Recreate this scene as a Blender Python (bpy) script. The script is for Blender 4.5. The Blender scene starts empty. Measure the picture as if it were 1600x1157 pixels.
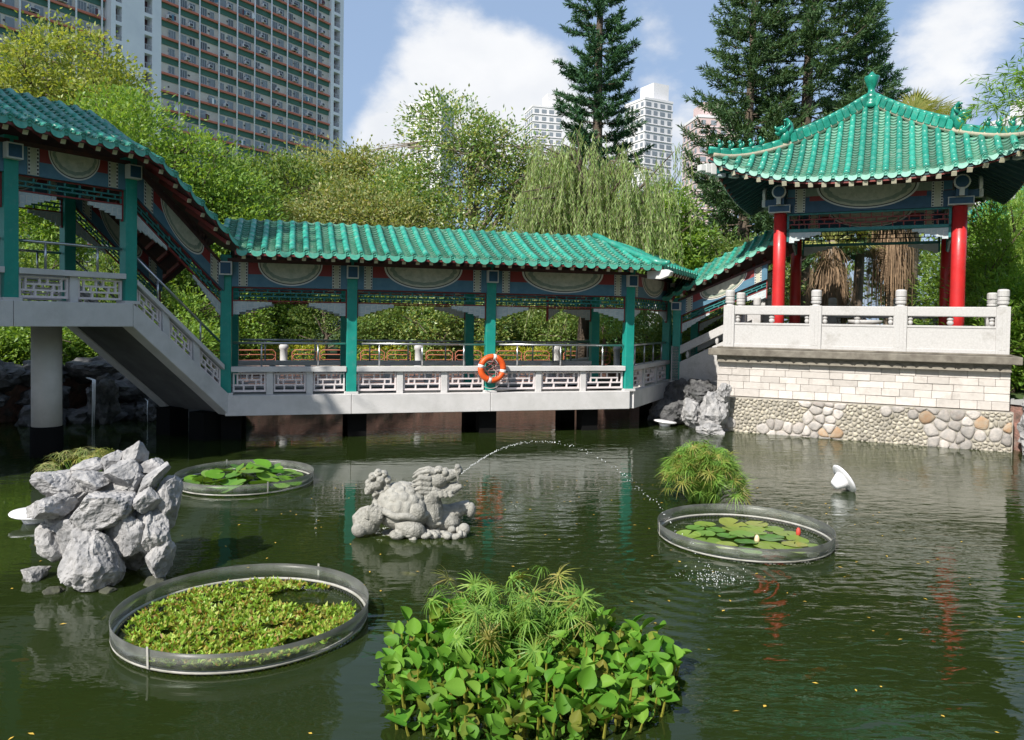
import bpy, math, random
import numpy as np
from mathutils import Vector, Matrix, noise
R = math.radians
random.seed(7)
rng = np.random.default_rng(7)
sc = bpy.context.scene
COL = sc.collection

# ------------------------------------------------------------------ camera
cd = bpy.data.cameras.new('camera')
cam = bpy.data.objects.new('camera', cd)
COL.objects.link(cam)
sc.camera = cam
cd.lens = 27.0
cd.sensor_width = 36.0
cd.shift_y = -0.0281
cd.clip_start = 0.1
cd.clip_end = 2000
_p, _d = R(1.6), R(0.9)
_u0 = Vector((0, math.sin(_p), math.cos(_p)))
_f = Vector((0, math.cos(_p), -math.sin(_p)))
_r0 = Vector((1, 0, 0))
_up = _u0 * math.cos(_d) - _r0 * math.sin(_d)
_rt = _r0 * math.cos(_d) + _u0 * math.sin(_d)
cam.matrix_world = Matrix(((_rt.x, _up.x, -_f.x, 0), (_rt.y, _up.y, -_f.y, 0), (_rt.z, _up.z, -_f.z, 2.65), (0, 0, 0, 1)))
sc.render.resolution_x, sc.render.resolution_y = 1024, 740

# ------------------------------------------------------------------ world, sun, exposure
SUN_AZ, SUN_EL = R(180 + 37), R(42)          # azimuth clockwise from +Y
sun_dir = Vector((math.sin(SUN_AZ) * math.cos(SUN_EL), math.cos(SUN_AZ) * math.cos(SUN_EL), math.sin(SUN_EL)))
W = bpy.data.worlds.new('World')
sc.world = W
W.use_nodes = True
nt = W.node_tree
for n in list(nt.nodes):
    nt.nodes.remove(n)
def wn(t, **k):
    n = nt.nodes.new(t)
    for a, b in k.items():
        setattr(n, a, b)
    return n
def wl(a, b):
    nt.links.new(a, b)
out = wn('ShaderNodeOutputWorld')
bg = wn('ShaderNodeBackground')
sky = wn('ShaderNodeTexSky', sky_type='NISHITA', sun_disc=False, sun_elevation=SUN_EL, sun_rotation=SUN_AZ)
sky.air_density = 1.0
sky.dust_density = 1.6
sky.ozone_density = 1.2
bg.inputs[1].default_value = 0.074
tc = wn('ShaderNodeTexCoord')
nz = wn('ShaderNodeTexNoise')
mp = wn('ShaderNodeMapping')
mp.inputs['Location'].default_value = (0.3, 1.7, 0.4)
mp.inputs['Scale'].default_value = (2.6, 2.6, 4.2)
wl(tc.outputs['Generated'], mp.inputs[0])
wl(mp.outputs[0], nz.inputs['Vector'])
nz.inputs['Scale'].default_value = 1.0
nz.inputs['Detail'].default_value = 9
nz.inputs['Roughness'].default_value = 0.56
# cumulus banks: the noise is biased up where a bank stands (directions all round the sky)
banks = [((-.085, 1, .30), .115, .34), ((-.19, 1, .19), .085, .24), ((.05, 1, .235), .11, .24), ((.19, 1, .36), .06, .17),
         ((.52, 1, .33), .11, .24), ((.64, 1, .40), .10, .16), ((.22, 1, .22), .10, .20), ((-.75, .6, .4), .3, .2), ((.8, .2, .5), .3, .2),
         ((.5, -.7, .5), .35, .2), ((-.5, -.7, .6), .3, .2), ((-.9, -.1, .3), .3, .2), ((0, .2, 1), .3, .12)]
acc = nz.outputs[0]
for c, rad, amp in banks:
    v = Vector(c).normalized()
    ds = wn('ShaderNodeVectorMath', operation='DISTANCE')
    wl(tc.outputs['Generated'], ds.inputs[0])
    ds.inputs[1].default_value = v
    mr = wn('ShaderNodeMapRange', interpolation_type='SMOOTHSTEP')
    wl(ds.outputs['Value'], mr.inputs[0])
    mr.inputs[1].default_value = 0.0
    mr.inputs[2].default_value = rad * 1.5
    mr.inputs[3].default_value = amp
    mr.inputs[4].default_value = 0.0
    ad = wn('ShaderNodeMath', operation='ADD')
    wl(acc, ad.inputs[0])
    wl(mr.outputs[0], ad.inputs[1])
    acc = ad.outputs[0]
cov = wn('ShaderNodeMapRange', interpolation_type='SMOOTHSTEP')
wl(acc, cov.inputs[0])
cov.inputs[1].default_value = 0.65
cov.inputs[2].default_value = 0.77
nz2 = wn('ShaderNodeTexNoise')
wl(mp.outputs[0], nz2.inputs['Vector'])
nz2.inputs['Scale'].default_value = 2.3
nz2.inputs['Detail'].default_value = 6
ccol = wn('ShaderNodeMix', data_type='RGBA')
ccol.inputs[6].default_value = (8.3, 8.6, 9.1, 1)
ccol.inputs[7].default_value = (9.8, 9.9, 10.1, 1)
sm = wn('ShaderNodeMapRange')
wl(nz2.outputs[0], sm.inputs[0])
sm.inputs[1].default_value = .35
sm.inputs[2].default_value = .62
wl(sm.outputs[0], ccol.inputs[0])
skm = wn('ShaderNodeMix', data_type='RGBA')
wl(cov.outputs[0], skm.inputs[0])
hz = wn('ShaderNodeMix', data_type='RGBA')
hz.inputs[0].default_value = 0.55
hz.inputs[7].default_value = (4.9, 6.7, 9.8, 1)
wl(sky.outputs[0], hz.inputs[6])
wl(hz.outputs[2], skm.inputs[6])
wl(ccol.outputs[2], skm.inputs[7])
wl(skm.outputs[2], bg.inputs[0])
wl(bg.outputs[0], out.inputs[0])

sl = bpy.data.lights.new('sun', 'SUN')
sl.energy = 5.0
sl.angle = R(0.55)
sl.color = (1.0, 0.95, 0.87)
so = bpy.data.objects.new('sun', sl)
COL.objects.link(so)
so.location = (-20, -30, 40)
so.rotation_euler = sun_dir.to_track_quat('Z', 'Y').to_euler()
vs = sc.view_settings
vs.view_transform = 'Standard'
vs.look = 'None'
vs.exposure = 0.46
vs.gamma = 1.0
vs.use_curve_mapping = False

# ------------------------------------------------------------------ helpers
class MB:
    def __init__(s):
        s.v, s.f, s.m = [], [], []
    def add(s, vs, fs, mi=0):
        o = len(s.v)
        s.v += [tuple(v) for v in vs]
        s.f += [tuple(i + o for i in f) for f in fs]
        s.m += [mi] * len(fs)
        return s
    def box(s, x0, x1, y0, y1, z0, z1, mi=0, fn=None):
        vs = [(x, y, z) for x in (x0, x1) for y in (y0, y1) for z in (z0, z1)]
        if fn:
            vs = [fn(*v) for v in vs]
        return s.add(vs, [(0, 1, 3, 2), (4, 6, 7, 5), (0, 4, 5, 1), (2, 3, 7, 6), (0, 2, 6, 4), (1, 5, 7, 3)], mi)
    def bar(s, p, q, w, h, mi=0, up=(0, 0, 1)):
        p, q = Vector(p), Vector(q)
        t = (q - p).normalized()
        sd = t.cross(Vector(up))
        if sd.length < 1e-4:
            sd = t.cross(Vector((0, 1, 0)))
        sd.normalize()
        u = sd.cross(t)
        vs = [a + sd * (w / 2 * i) + u * (h / 2 * j) for a in (p, q) for i in (-1, 1) for j in (-1, 1)]
        return s.add(vs, [(0, 1, 3, 2), (4, 6, 7, 5), (0, 4, 5, 1), (2, 3, 7, 6), (0, 2, 6, 4), (1, 5, 7, 3)], mi)
    def tube(s, path, r, n=8, mi=0, caps=True):
        path = [Vector(p) for p in path]
        rs = r if hasattr(r, '__len__') else [r] * len(path)
        vs, fs = [], []
        ref = None
        for i, p in enumerate(path):
            t = (path[min(i + 1, len(path) - 1)] - path[max(i - 1, 0)]).normalized()
            if ref is None:
                ref = t.orthogonal().normalized()
            ref = (ref - t * ref.dot(t))
            if ref.length < 1e-5:
                ref = t.orthogonal()
            ref.normalize()
            b = t.cross(ref)
            for k in range(n):
                a = 2 * math.pi * k / n
                vs.append(p + (ref * math.cos(a) + b * math.sin(a)) * rs[i])
        for i in range(len(path) - 1):
            for k in range(n):
                k2 = (k + 1) % n
                fs.append((i * n + k, i * n + k2, (i + 1) * n + k2, (i + 1) * n + k))
        if caps:
            fs.append(tuple(range(n))[::-1])
            fs.append(tuple((len(path) - 1) * n + k for k in range(n)))
        return s.add(vs, fs, mi)
    def lathe(s, prof, n=16, c=(0, 0, 0), mi=0, ax=None):
        vs, fs = [], []
        c = Vector(c)
        M = ax.to_3x3() if ax is not None else None
        for r, z in prof:
            for k in range(n):
                a = 2 * math.pi * k / n
                v = Vector((r * math.cos(a), r * math.sin(a), z))
                vs.append(c + (M @ v if M else v))
        for i in range(len(prof) - 1):
            for k in range(n):
                k2 = (k + 1) % n
                fs.append((i * n + k, i * n + k2, (i + 1) * n + k2, (i + 1) * n + k))
        fs.append(tuple(range(n))[::-1])
        fs.append(tuple((len(prof) - 1) * n + k for k in range(n)))
        return s.add(vs, fs, mi)
    def ball(s, c, r, mi=0, nu=10, nv=7, M=None):
        rx, ry, rz = r if hasattr(r, '__len__') else (r, r, r)
        c = Vector(c)
        vs, fs = [], []
        for i in range(1, nv):
            th = math.pi * i / nv
            for k in range(nu):
                a = 2 * math.pi * k / nu
                v = Vector((rx * math.sin(th) * math.cos(a), ry * math.sin(th) * math.sin(a), rz * math.cos(th)))
                vs.append(c + (M @ v if M else v))
        t = Vector((0, 0, rz))
        vs.append(c + (M @ t if M else t))
        vs.append(c - (M @ t if M else t))
        T, B = len(vs) - 2, len(vs) - 1
        for i in range(nv - 2):
            for k in range(nu):
                k2 = (k + 1) % nu
                fs.append((i * nu + k, (i + 1) * nu + k, (i + 1) * nu + k2, i * nu + k2))
        for k in range(nu):
            k2 = (k + 1) % nu
            fs.append((T, k, k2))
            fs.append((B, (nv - 2) * nu + k2, (nv - 2) * nu + k))
        return s.add(vs, fs, mi)
    def prism(s, poly, y0, y1, mi=0, fn=None):          # poly in (x,z), extruded along y
        n = len(poly)
        vs = [(x, y0, z) for x, z in poly] + [(x, y1, z) for x, z in poly]
        if fn:
            vs = [fn(*v) for v in vs]
        fs = [tuple(range(n)), tuple(range(2 * n - 1, n - 1, -1))]
        fs += [(i, i + n, (i + 1) % n + n, (i + 1) % n) for i in range(n)]
        return s.add(vs, fs, mi)
    def mesh(s, name, mats, smooth=False):
        me = bpy.data.meshes.new(name)
        me.from_pydata(s.v, [], s.f)
        for m in (mats if isinstance(mats, (list, tuple)) else [mats]):
            me.materials.append(m)
        me.polygons.foreach_set('material_index', s.m)
        if smooth:
            me.polygons.foreach_set('use_smooth', [True] * len(s.f))
        me.validate()
        return me
    def build(s, name, mats, parent=None, smooth=False, bevel=0, loc=None):
        o = bpy.data.objects.new(name, s.mesh(name, mats, smooth))
        COL.objects.link(o)
        if parent:
            o.parent = parent
        if loc is not None:
            o.location = loc
        if bevel:
            b = o.modifiers.new('bevel', 'BEVEL')
            b.width = bevel
            b.segments = 2
            b.limit_method = 'ANGLE'
            b.angle_limit = R(40)
        return o

def link(name, me, parent=None, loc=(0, 0, 0), rot=(0, 0, 0), scale=(1, 1, 1)):
    o = bpy.data.objects.new(name, me)
    COL.objects.link(o)
    o.parent = parent
    o.location, o.rotation_euler, o.scale = loc, rot, scale
    return o
def tag(o, label, cat, group=None, kind=None):
    o['label'] = label
    o['category'] = cat
    if group:
        o['group'] = group
    if kind:
        o['kind'] = kind
    return o
def thing(name, label, cat, loc=(0, 0, 0), rz=0, group=None):
    o = bpy.data.objects.new(name, None)
    COL.objects.link(o)
    o.location, o.rotation_euler = loc, (0, 0, rz)
    o.empty_display_size = 0.2
    return tag(o, label, cat, group)
def npmesh(name, V, Fq, mats, mi=None, smooth=False):
    """numpy quads -> mesh"""
    me = bpy.data.meshes.new(name)
    V = np.asarray(V, np.float32)
    Fq = np.asarray(Fq, np.int32)
    k = Fq.shape[1]
    me.vertices.add(len(V))
    me.vertices.foreach_set('co', V.ravel())
    me.loops.add(Fq.size)
    me.loops.foreach_set('vertex_index', Fq.ravel())
    me.polygons.add(len(Fq))
    me.polygons.foreach_set('loop_start', np.arange(len(Fq), dtype=np.int32) * k)
    me.polygons.foreach_set('loop_total', np.full(len(Fq), k, np.int32))
    for m in (mats if isinstance(mats, (list, tuple)) else [mats]):
        me.materials.append(m)
    if mi is not None:
        me.polygons.foreach_set('material_index', np.asarray(mi, np.int32))
    if smooth:
        me.polygons.foreach_set('use_smooth', np.ones(len(Fq), bool))
    me.update(calc_edges=True)
    return me

# ------------------------------------------------------------------ materials
MATS = {}
def mat(name, col, rough=0.6, col2=None, scale=6.0, bump=0.0, bscale=None, metal=0.0, spec=None, detail=5, island=0.0, dirt=None, coat=0.0, lo=.35, hi=.65, stretch=None, objr=0.0):
    m = bpy.data.materials.new(name)
    m.use_nodes = True
    t = m.node_tree
    b = t.nodes['Principled BSDF']
    b.inputs['Roughness'].default_value = rough
    b.inputs['Metallic'].default_value = metal
    if spec is not None:
        b.inputs['Specular IOR Level'].default_value = spec
    if coat:
        b.inputs['Coat Weight'].default_value = coat
        b.inputs['Coat Roughness'].default_value = 0.12
    b.inputs['Base Color'].default_value = (*col, 1)
    geo = t.nodes.new('ShaderNodeNewGeometry')
    pos = geo.outputs['Position']
    if stretch:
        mpn = t.nodes.new('ShaderNodeMapping')
        mpn.inputs['Scale'].default_value = stretch
        t.links.new(pos, mpn.inputs[0])
        pos = mpn.outputs[0]
    cur = None
    if col2 is not None:
        n = t.nodes.new('ShaderNodeTexNoise')
        n.inputs['Scale'].default_value = scale
        n.inputs['Detail'].default_value = detail
        n.inputs['Roughness'].default_value = .62
        t.links.new(pos, n.inputs['Vector'])
        r = t.nodes.new('ShaderNodeMapRange')
        r.inputs[1].default_value, r.inputs[2].default_value = lo, hi
        t.links.new(n.outputs[0], r.inputs[0])
        mx = t.nodes.new('ShaderNodeMix')
        mx.data_type = 'RGBA'
        mx.inputs[6].default_value = (*col, 1)
        mx.inputs[7].default_value = (*col2, 1)
        t.links.new(r.outputs[0], mx.inputs[0])
        cur = mx.outputs[2]
    if dirt is not None:                                  # blotchy stains: (colour, scale, amount)
        n = t.nodes.new('ShaderNodeTexNoise')
        n.inputs['Scale'].default_value = dirt[1]
        n.inputs['Detail'].default_value = 8
        n.inputs['Roughness'].default_value = .7
        t.links.new(geo.outputs['Position'], n.inputs['Vector'])
        r = t.nodes.new('ShaderNodeMapRange')
        r.inputs[1].default_value, r.inputs[2].default_value = .54, .72
        r.inputs[4].default_value = dirt[2]
        t.links.new(n.outputs[0], r.inputs[0])
        mx = t.nodes.new('ShaderNodeMix')
        mx.data_type = 'RGBA'
        mx.inputs[6].default_value = (*col, 1)
        if cur:
            t.links.new(cur, mx.inputs[6])
        mx.inputs[7].default_value = (*dirt[0], 1)
        t.links.new(r.outputs[0], mx.inputs[0])
        cur = mx.outputs[2]
    if island or objr:
        hs = t.nodes.new('ShaderNodeHueSaturation')
        r = t.nodes.new('ShaderNodeMapRange')
        if island:
            t.links.new(geo.outputs['Random Per Island'], r.inputs[0])
        else:
            oi = t.nodes.new('ShaderNodeObjectInfo')
            t.links.new(oi.outputs['Random'], r.inputs[0])
        a = island or objr
        r.inputs[3].default_value, r.inputs[4].default_value = 1 - a, 1 + a
        t.links.new(r.outputs[0], hs.inputs['Value'])
        hs.inputs['Color'].default_value = (*col, 1)
        if cur:
            t.links.new(cur, hs.inputs['Color'])
        cur = hs.outputs[0]
    if cur:
        t.links.new(cur, b.inputs['Base Color'])
    if bump:
        n = t.nodes.new('ShaderNodeTexNoise')
        n.inputs['Scale'].default_value = bscale or scale * 4
        n.inputs['Detail'].default_value = 6
        t.links.new(geo.outputs['Position'], n.inputs['Vector'])
        bp = t.nodes.new('ShaderNodeBump')
        bp.inputs['Distance'].default_value = bump
        t.links.new(n.outputs[0], bp.inputs['Height'])
        t.links.new(bp.outputs[0], b.inputs['Normal'])
    MATS[name] = m
    return m
def carve(m, scale, dist):
    '''scale-like carving: cell pattern as fine relief'''
    t = m.node_tree
    b = t.nodes['Principled BSDF']
    old = b.inputs['Normal'].links[0].from_node
    g = t.nodes.new('ShaderNodeNewGeometry')
    v = t.nodes.new('ShaderNodeTexVoronoi')
    v.feature = 'DISTANCE_TO_EDGE'
    v.inputs['Scale'].default_value = scale
    t.links.new(g.outputs['Position'], v.inputs['Vector'])
    mr = t.nodes.new('ShaderNodeMapRange')
    mr.inputs[2].default_value = .12
    t.links.new(v.outputs[0], mr.inputs[0])
    bp = t.nodes.new('ShaderNodeBump')
    bp.inputs['Distance'].default_value = dist
    t.links.new(mr.outputs[0], bp.inputs['Height'])
    t.links.new(bp.outputs[0], old.inputs['Normal'])
def leafmat(name, cols, trans=0.35, rough=0.45, spec=0.35, obj=False):
    """cols: list of colours picked per leaf"""
    m = bpy.data.materials.new(name)
    m.use_nodes = True
    t = m.node_tree
    b = t.nodes['Principled BSDF']
    o = t.nodes['Material Output']
    geo = t.nodes.new('ShaderNodeNewGeometry')
    cr = t.nodes.new('ShaderNodeValToRGB')
    e = cr.color_ramp.elements
    e[0].color = (*cols[0], 1)
    e[1].color = (*cols[-1], 1)
    for i, c in enumerate(cols[1:-1]):
        k = e.new((i + 1) / (len(cols) - 1))
        k.color = (*c, 1)
    if obj:
        oi = t.nodes.new('ShaderNodeObjectInfo')
        t.links.new(oi.outputs['Random'], cr.inputs[0])
    else:
        t.links.new(geo.outputs['Random Per Island'], cr.inputs[0])
    t.links.new(cr.outputs[0], b.inputs['Base Color'])
    b.inputs['Roughness'].default_value = rough
    b.inputs['Specular IOR Level'].default_value = spec
    tr = t.nodes.new('ShaderNodeBsdfTranslucent')
    br = t.nodes.new('ShaderNodeMix')
    br.data_type = 'RGBA'
    br.blend_type = 'MULTIPLY'
    br.inputs[0].default_value = 1
    br.inputs[7].default_value = (1.25, 1.2, .45, 1)
    t.links.new(cr.outputs[0], br.inputs[6])
    t.links.new(br.outputs[2], tr.inputs[0])
    mx = t.nodes.new('ShaderNodeMixShader')
    mx.inputs[0].default_value = trans
    t.links.new(b.outputs[0], mx.inputs[1])
    t.links.new(tr.outputs[0], mx.inputs[2])
    t.links.new(mx.outputs[0], o.inputs[0])
    MATS[name] = m
    return m

M = MATS
mat('concrete', (.60, .585, .58), .8, (.52, .51, .50), 3.0, bump=.004, bscale=60, dirt=((.33, .32, .30), 1.3, .35))
mat('concrete_dark', (.36, .36, .36), .85, (.28, .28, .28), 2.0, bump=.004, bscale=50)
mat('white_paint', (.74, .66, .66), .6, (.66, .60, .60), 8, dirt=((.42, .40, .38), 5, .4))
mat('pile_black', (.008, .008, .008), .95, spec=.05)
mat('teal', (.008, .24, .195), .42, (.010, .28, .225), 4, bump=.002, bscale=30, dirt=((.10, .30, .26), 7, .5))
mat('teal_dark', (.012, .14, .14), .5, (.02, .19, .19), 9)
mat('red_trim', (.22, .025, .025), .55)
mat('blue_paint', (.055, .15, .23), .5, (.08, .19, .27), 5)
mat('deep_blue', (.012, .06, .12), .5, (.02, .085, .16), 6)
mat('cream', (.50, .49, .38), .6, (.42, .42, .33), 14)
mat('grey_green', (.17, .22, .18), .6, (.24, .28, .22), 18)
mat('black_ink', (.02, .018, .018), .6)
mat('white_line', (.62, .62, .60), .55)
mat('fret_grey', (.50, .56, .58), .55, (.40, .47, .50), 10)
mat('rafter_red', (.23, .04, .03), .6, (.16, .03, .03), 8)
mat('rafter_end', (.60, .56, .42), .6)
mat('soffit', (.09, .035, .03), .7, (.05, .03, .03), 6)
mat('glaze', (.010, .215, .150), .34, (.035, .305, .225), 6, bump=.005, bscale=25, objr=.26, dirt=((.20, .27, .20), 6, .75), coat=.08)
mat('glaze_pan', (.08, .27, .19), .45, (.19, .34, .26), 8, bump=.005, bscale=30, objr=.24, dirt=((.34, .36, .30), 6, .75))
mat('glaze_edge', (.03, .27, .19), .45, (.09, .33, .245), 14, objr=.15, dirt=((.15, .22, .16), 16, .45))
mat('glaze_dark', (.006, .13, .09), .3, (.012, .26, .18), 6, bump=.004, bscale=30, coat=.3)
mat('mortar', (.48, .43, .32), .85, (.36, .33, .25), 12, bump=.004)
mat('steel', (.52, .53, .54), .28, metal=.9)
mat('pillar_red', (.56, .022, .022), .42, (.46, .018, .02), 2.5, dirt=((.36, .06, .055), 4, .7), coat=.1, bump=.003, bscale=14)
mat('granite', (.50, .49, .48), .8, (.43, .42, .41), 30, bump=.003, bscale=120, dirt=((.22, .20, .17), 1.5, .55))
mat('granite_ledge', (.12, .105, .085), .9, (.22, .20, .165), 4, bump=.006, bscale=50, dirt=((.10, .09, .075), 3, .7))
mat('block_stone', (.56, .52, .485), .85, (.50, .465, .43), 9, bump=.008, bscale=35, objr=.14, dirt=((.28, .25, .22), 3, .55))
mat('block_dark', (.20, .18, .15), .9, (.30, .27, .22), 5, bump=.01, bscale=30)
mat('rubble_a', (.46, .42, .385), .85, (.30, .285, .27), 9, bump=.012, bscale=30, objr=.35, dirt=((.36, .27, .22), 4, .5))
mat('rubble_b', (.34, .21, .12), .85, (.34, .28, .21), 8, bump=.01, bscale=30, objr=.2)
mat('pebble', (.40, .36, .28), .7, (.30, .28, .24), 12, bump=.004, bscale=60, island=.3)
mat('mortar_wall', (.34, .315, .28), .9, (.30, .28, .24), 8, bump=.01, bscale=30)
mat('rock', (.40, .39, .385), .85, (.22, .22, .225), 5.0, bump=.03, bscale=17, dirt=((.06, .06, .065), 3.5, .8))
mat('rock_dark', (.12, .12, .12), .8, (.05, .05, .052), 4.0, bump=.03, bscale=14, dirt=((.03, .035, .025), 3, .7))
mat('rock_moss', (.07, .075, .045), .85, (.04, .042, .03), 9, bump=.015, bscale=20)
mat('statue', (.36, .35, .315), .85, (.27, .265, .24), 12, bump=.012, bscale=45, dirt=((.10, .10, .085), 9, .75))
mat('statue_carved', (.36, .35, .315), .85, (.23, .225, .20), 9, bump=.007, bscale=40, dirt=((.08, .08, .065), 7, .85))
carve(M['statue_carved'], 22, .0035)
mat('ring_orange', (.75, .105, .012), .5, (.68, .085, .012), 6, dirt=((.55, .12, .05), 14, .4))
mat('band_white', (.72, .68, .66), .6)
mat('rope', (.60, .50, .46), .8)
mat('rope_red', (.30, .05, .05), .8)
mat('pvc', (.40, .39, .365), .5, (.26, .26, .22), 6)
mat('net', (.03, .035, .03), .8)
mat('lamp_white', (.80, .80, .82), .35)
mat('bark', (.14, .105, .075), .9, (.07, .055, .042), 7, bump=.03, bscale=18, stretch=(1, 1, .25))
mat('bark_pale', (.27, .22, .17), .9, (.17, .14, .11), 6, bump=.02, bscale=18)
mat('soil', (.10, .075, .05), .95, (.06, .05, .035), 3, bump=.02)
mat('paving', (.50, .34, .29), .85, (.42, .30, .26), 2.0, bump=.004, bscale=30)
mat('grass', (.07, .12, .025), .9, (.045, .08, .02), 2.5, bump=.04, bscale=14)
mat('orange_rail', (.45, .15, .09), .5)
mat('brick_far', (.42, .14, .075), .85, (.34, .11, .06), 4)
mat('bank_wall', (.34, .18, .145), .9, (.12, .085, .07), 7, bump=.02, dirt=((.30, .28, .25), 2.4, .7))
mat('bld_beige', (.64, .585, .53), .85, (.53, .485, .44), .35)
mat('bld_green', (.05, .14, .105), .8, (.07, .165, .13), .4)
mat('bld_red', (.56, .16, .10), .8, (.60, .21, .14), .6)
mat('bld_white', (.82, .82, .85), .8, (.70, .71, .76), .2)
mat('bld_dark', (.035, .035, .045), .4)
mat('bld_maroon', (.10, .035, .045), .7)
mat('glass_far', (.15, .17, .19), .25, objr=.7)
mat('scene_paint', (.52, .51, .42), .6, (.36, .38, .30), 9, dirt=((.22, .19, .13), 12, .6))
mat('soffit_concrete_shade', (.13, .13, .13), .9, (.09, .09, .09), 2)  # stained concrete, its colour darkened further to stand in for underside shade
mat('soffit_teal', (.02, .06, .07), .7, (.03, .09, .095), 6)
mat('frame_far', (.42, .44, .46), .5)
mat('tower_white', (.68, .67, .68), .8, (.60, .59, .60), .08)
mat('tower_pink', (.58, .44, .42), .8, (.52, .40, .39), .1)
mat('palm_dead', (.27, .18, .11), .9, (.15, .10, .06), 6, island=.4)
mat('fish', (.72, .12, .03), .4, island=.25)
mat('fish_pale', (.75, .55, .35), .4)
mat('dead_leaf', (.55, .36, .05), .7, island=.4)
mat('flower_red', (.5, .06, .04), .6)

leafmat('lf_yellow', [(0.18, 0.264, 0.053), (0.312, 0.372, 0.084), (0.423, 0.44, 0.133), (0.245, 0.292, 0.074)], .42)
leafmat('lf_bright', [(0.13, 0.249, 0.045), (0.21, 0.348, 0.069), (0.309, 0.422, 0.102)], .45)
leafmat('lf_mid', [(0.094, 0.179, 0.044), (0.157, 0.245, 0.064), (0.254, 0.312, 0.09)], .38)
leafmat('lf_olive', [(0.161, 0.22, 0.078), (0.241, 0.302, 0.107), (0.345, 0.385, 0.152), (0.456, 0.385, 0.19)], .42)
leafmat('lf_ficus', [(0.108, 0.21, 0.058), (0.176, 0.301, 0.088), (0.31, 0.411, 0.142), (0.47, 0.462, 0.167)], .42, .35, .5)
leafmat('lf_willow', [(0.236, 0.364, 0.116), (0.334, 0.454, 0.161), (0.441, 0.509, 0.219)], .5)
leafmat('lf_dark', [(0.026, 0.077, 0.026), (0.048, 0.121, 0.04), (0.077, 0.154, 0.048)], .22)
leafmat('lf_conifer', [(0.03, 0.087, 0.048), (0.057, 0.142, 0.068), (0.104, 0.209, 0.095)], .25, .55, .25)
leafmat('lf_conifer_y', [(0.044, 0.1, 0.04), (0.078, 0.148, 0.06), (0.116, 0.187, 0.08)], .28, .55, .25)
leafmat('lf_hedge', [(0.297, 0.324, 0.027), (0.432, 0.405, 0.034), (0.189, 0.27, 0.027)], .35)
leafmat('lf_hyacinth', [(0.057, 0.183, 0.018), (0.096, 0.247, 0.026), (0.135, 0.302, 0.034), (0.189, 0.346, 0.049), (0.11, 0.25, 0.025), (0.07, 0.2, 0.02), (0.30, 0.29, 0.05)], .30, .5, .12, True)
leafmat('lf_low', [(0.055, 0.168, 0.016), (0.093, 0.221, 0.024), (0.13, 0.274, 0.032), (0.072, 0.189, 0.021), (0.22, 0.19, 0.04)], .30, .5, .12)
leafmat('lf_under', [(0.064, 0.16, 0.019), (0.112, 0.24, 0.032), (0.16, 0.288, 0.04)], .3)
leafmat('lf_papyrus', [(0.123, 0.269, 0.046), (0.184, 0.34, 0.06), (0.266, 0.4, 0.076)], .38)
leafmat('lf_papyrus_dry', [(0.275, 0.3, 0.062), (0.375, 0.325, 0.1), (0.2, 0.275, 0.05)], .3)
leafmat('lf_seedling', [(0.149, 0.297, 0.027), (0.27, 0.459, 0.054), (0.446, 0.567, 0.108), (0.324, 0.176, 0.054), (0.216, 0.405, 0.041)], .35)
leafmat('lf_pad', [(0.07, 0.196, 0.042), (0.126, 0.266, 0.049), (0.196, 0.336, 0.07)], .2, .3, .5, True)
leafmat('lf_pad_y', [(0.243, 0.338, 0.054), (0.176, 0.297, 0.054), (0.297, 0.324, 0.068)], .2, .3, .5, True)
leafmat('lf_fan', [(0.224, 0.28, 0.07), (0.336, 0.364, 0.112), (0.42, 0.392, 0.14)], .3)
leafmat('lf_bamboo', [(0.12, 0.272, 0.038), (0.208, 0.384, 0.058), (0.336, 0.496, 0.096)], .45)

def acrylic():
    m = bpy.data.materials.new('acrylic')
    m.use_nodes = True
    t = m.node_tree
    o = t.nodes['Material Output']
    t.nodes.remove(t.nodes['Principled BSDF'])
    tr = t.nodes.new('ShaderNodeBsdfTransparent')
    tr.inputs[0].default_value = (.93, .95, .93, 1)
    df = t.nodes.new('ShaderNodeBsdfDiffuse')
    df.inputs[0].default_value = (.55, .57, .53, 1)
    gl = t.nodes.new('ShaderNodeBsdfGlossy')
    gl.inputs['Roughness'].default_value = .3
    g = t.nodes.new('ShaderNodeNewGeometry')
    n = t.nodes.new('ShaderNodeTexNoise')
    n.inputs['Scale'].default_value = 5
    n.inputs['Detail'].default_value = 8
    t.links.new(g.outputs['Position'], n.inputs['Vector'])
    r = t.nodes.new('ShaderNodeMapRange')
    r.inputs[1].default_value, r.inputs[2].default_value, r.inputs[3].default_value, r.inputs[4].default_value = .3, .7, .05, .17
    t.links.new(n.outputs[0], r.inputs[0])
    a = t.nodes.new('ShaderNodeMixShader')
    t.links.new(r.outputs[0], a.inputs[0])
    t.links.new(tr.outputs[0], a.inputs[1])
    t.links.new(df.outputs[0], a.inputs[2])
    fr = t.nodes.new('ShaderNodeFresnel')
    fr.inputs[0].default_value = 1.22
    b = t.nodes.new('ShaderNodeMixShader')
    t.links.new(fr.outputs[0], b.inputs[0])
    t.links.new(a.outputs[0], b.inputs[1])
    t.links.new(gl.outputs[0], b.inputs[2])
    t.links.new(b.outputs[0], o.inputs[0])
    MATS['acrylic'] = m
acrylic()

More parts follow.
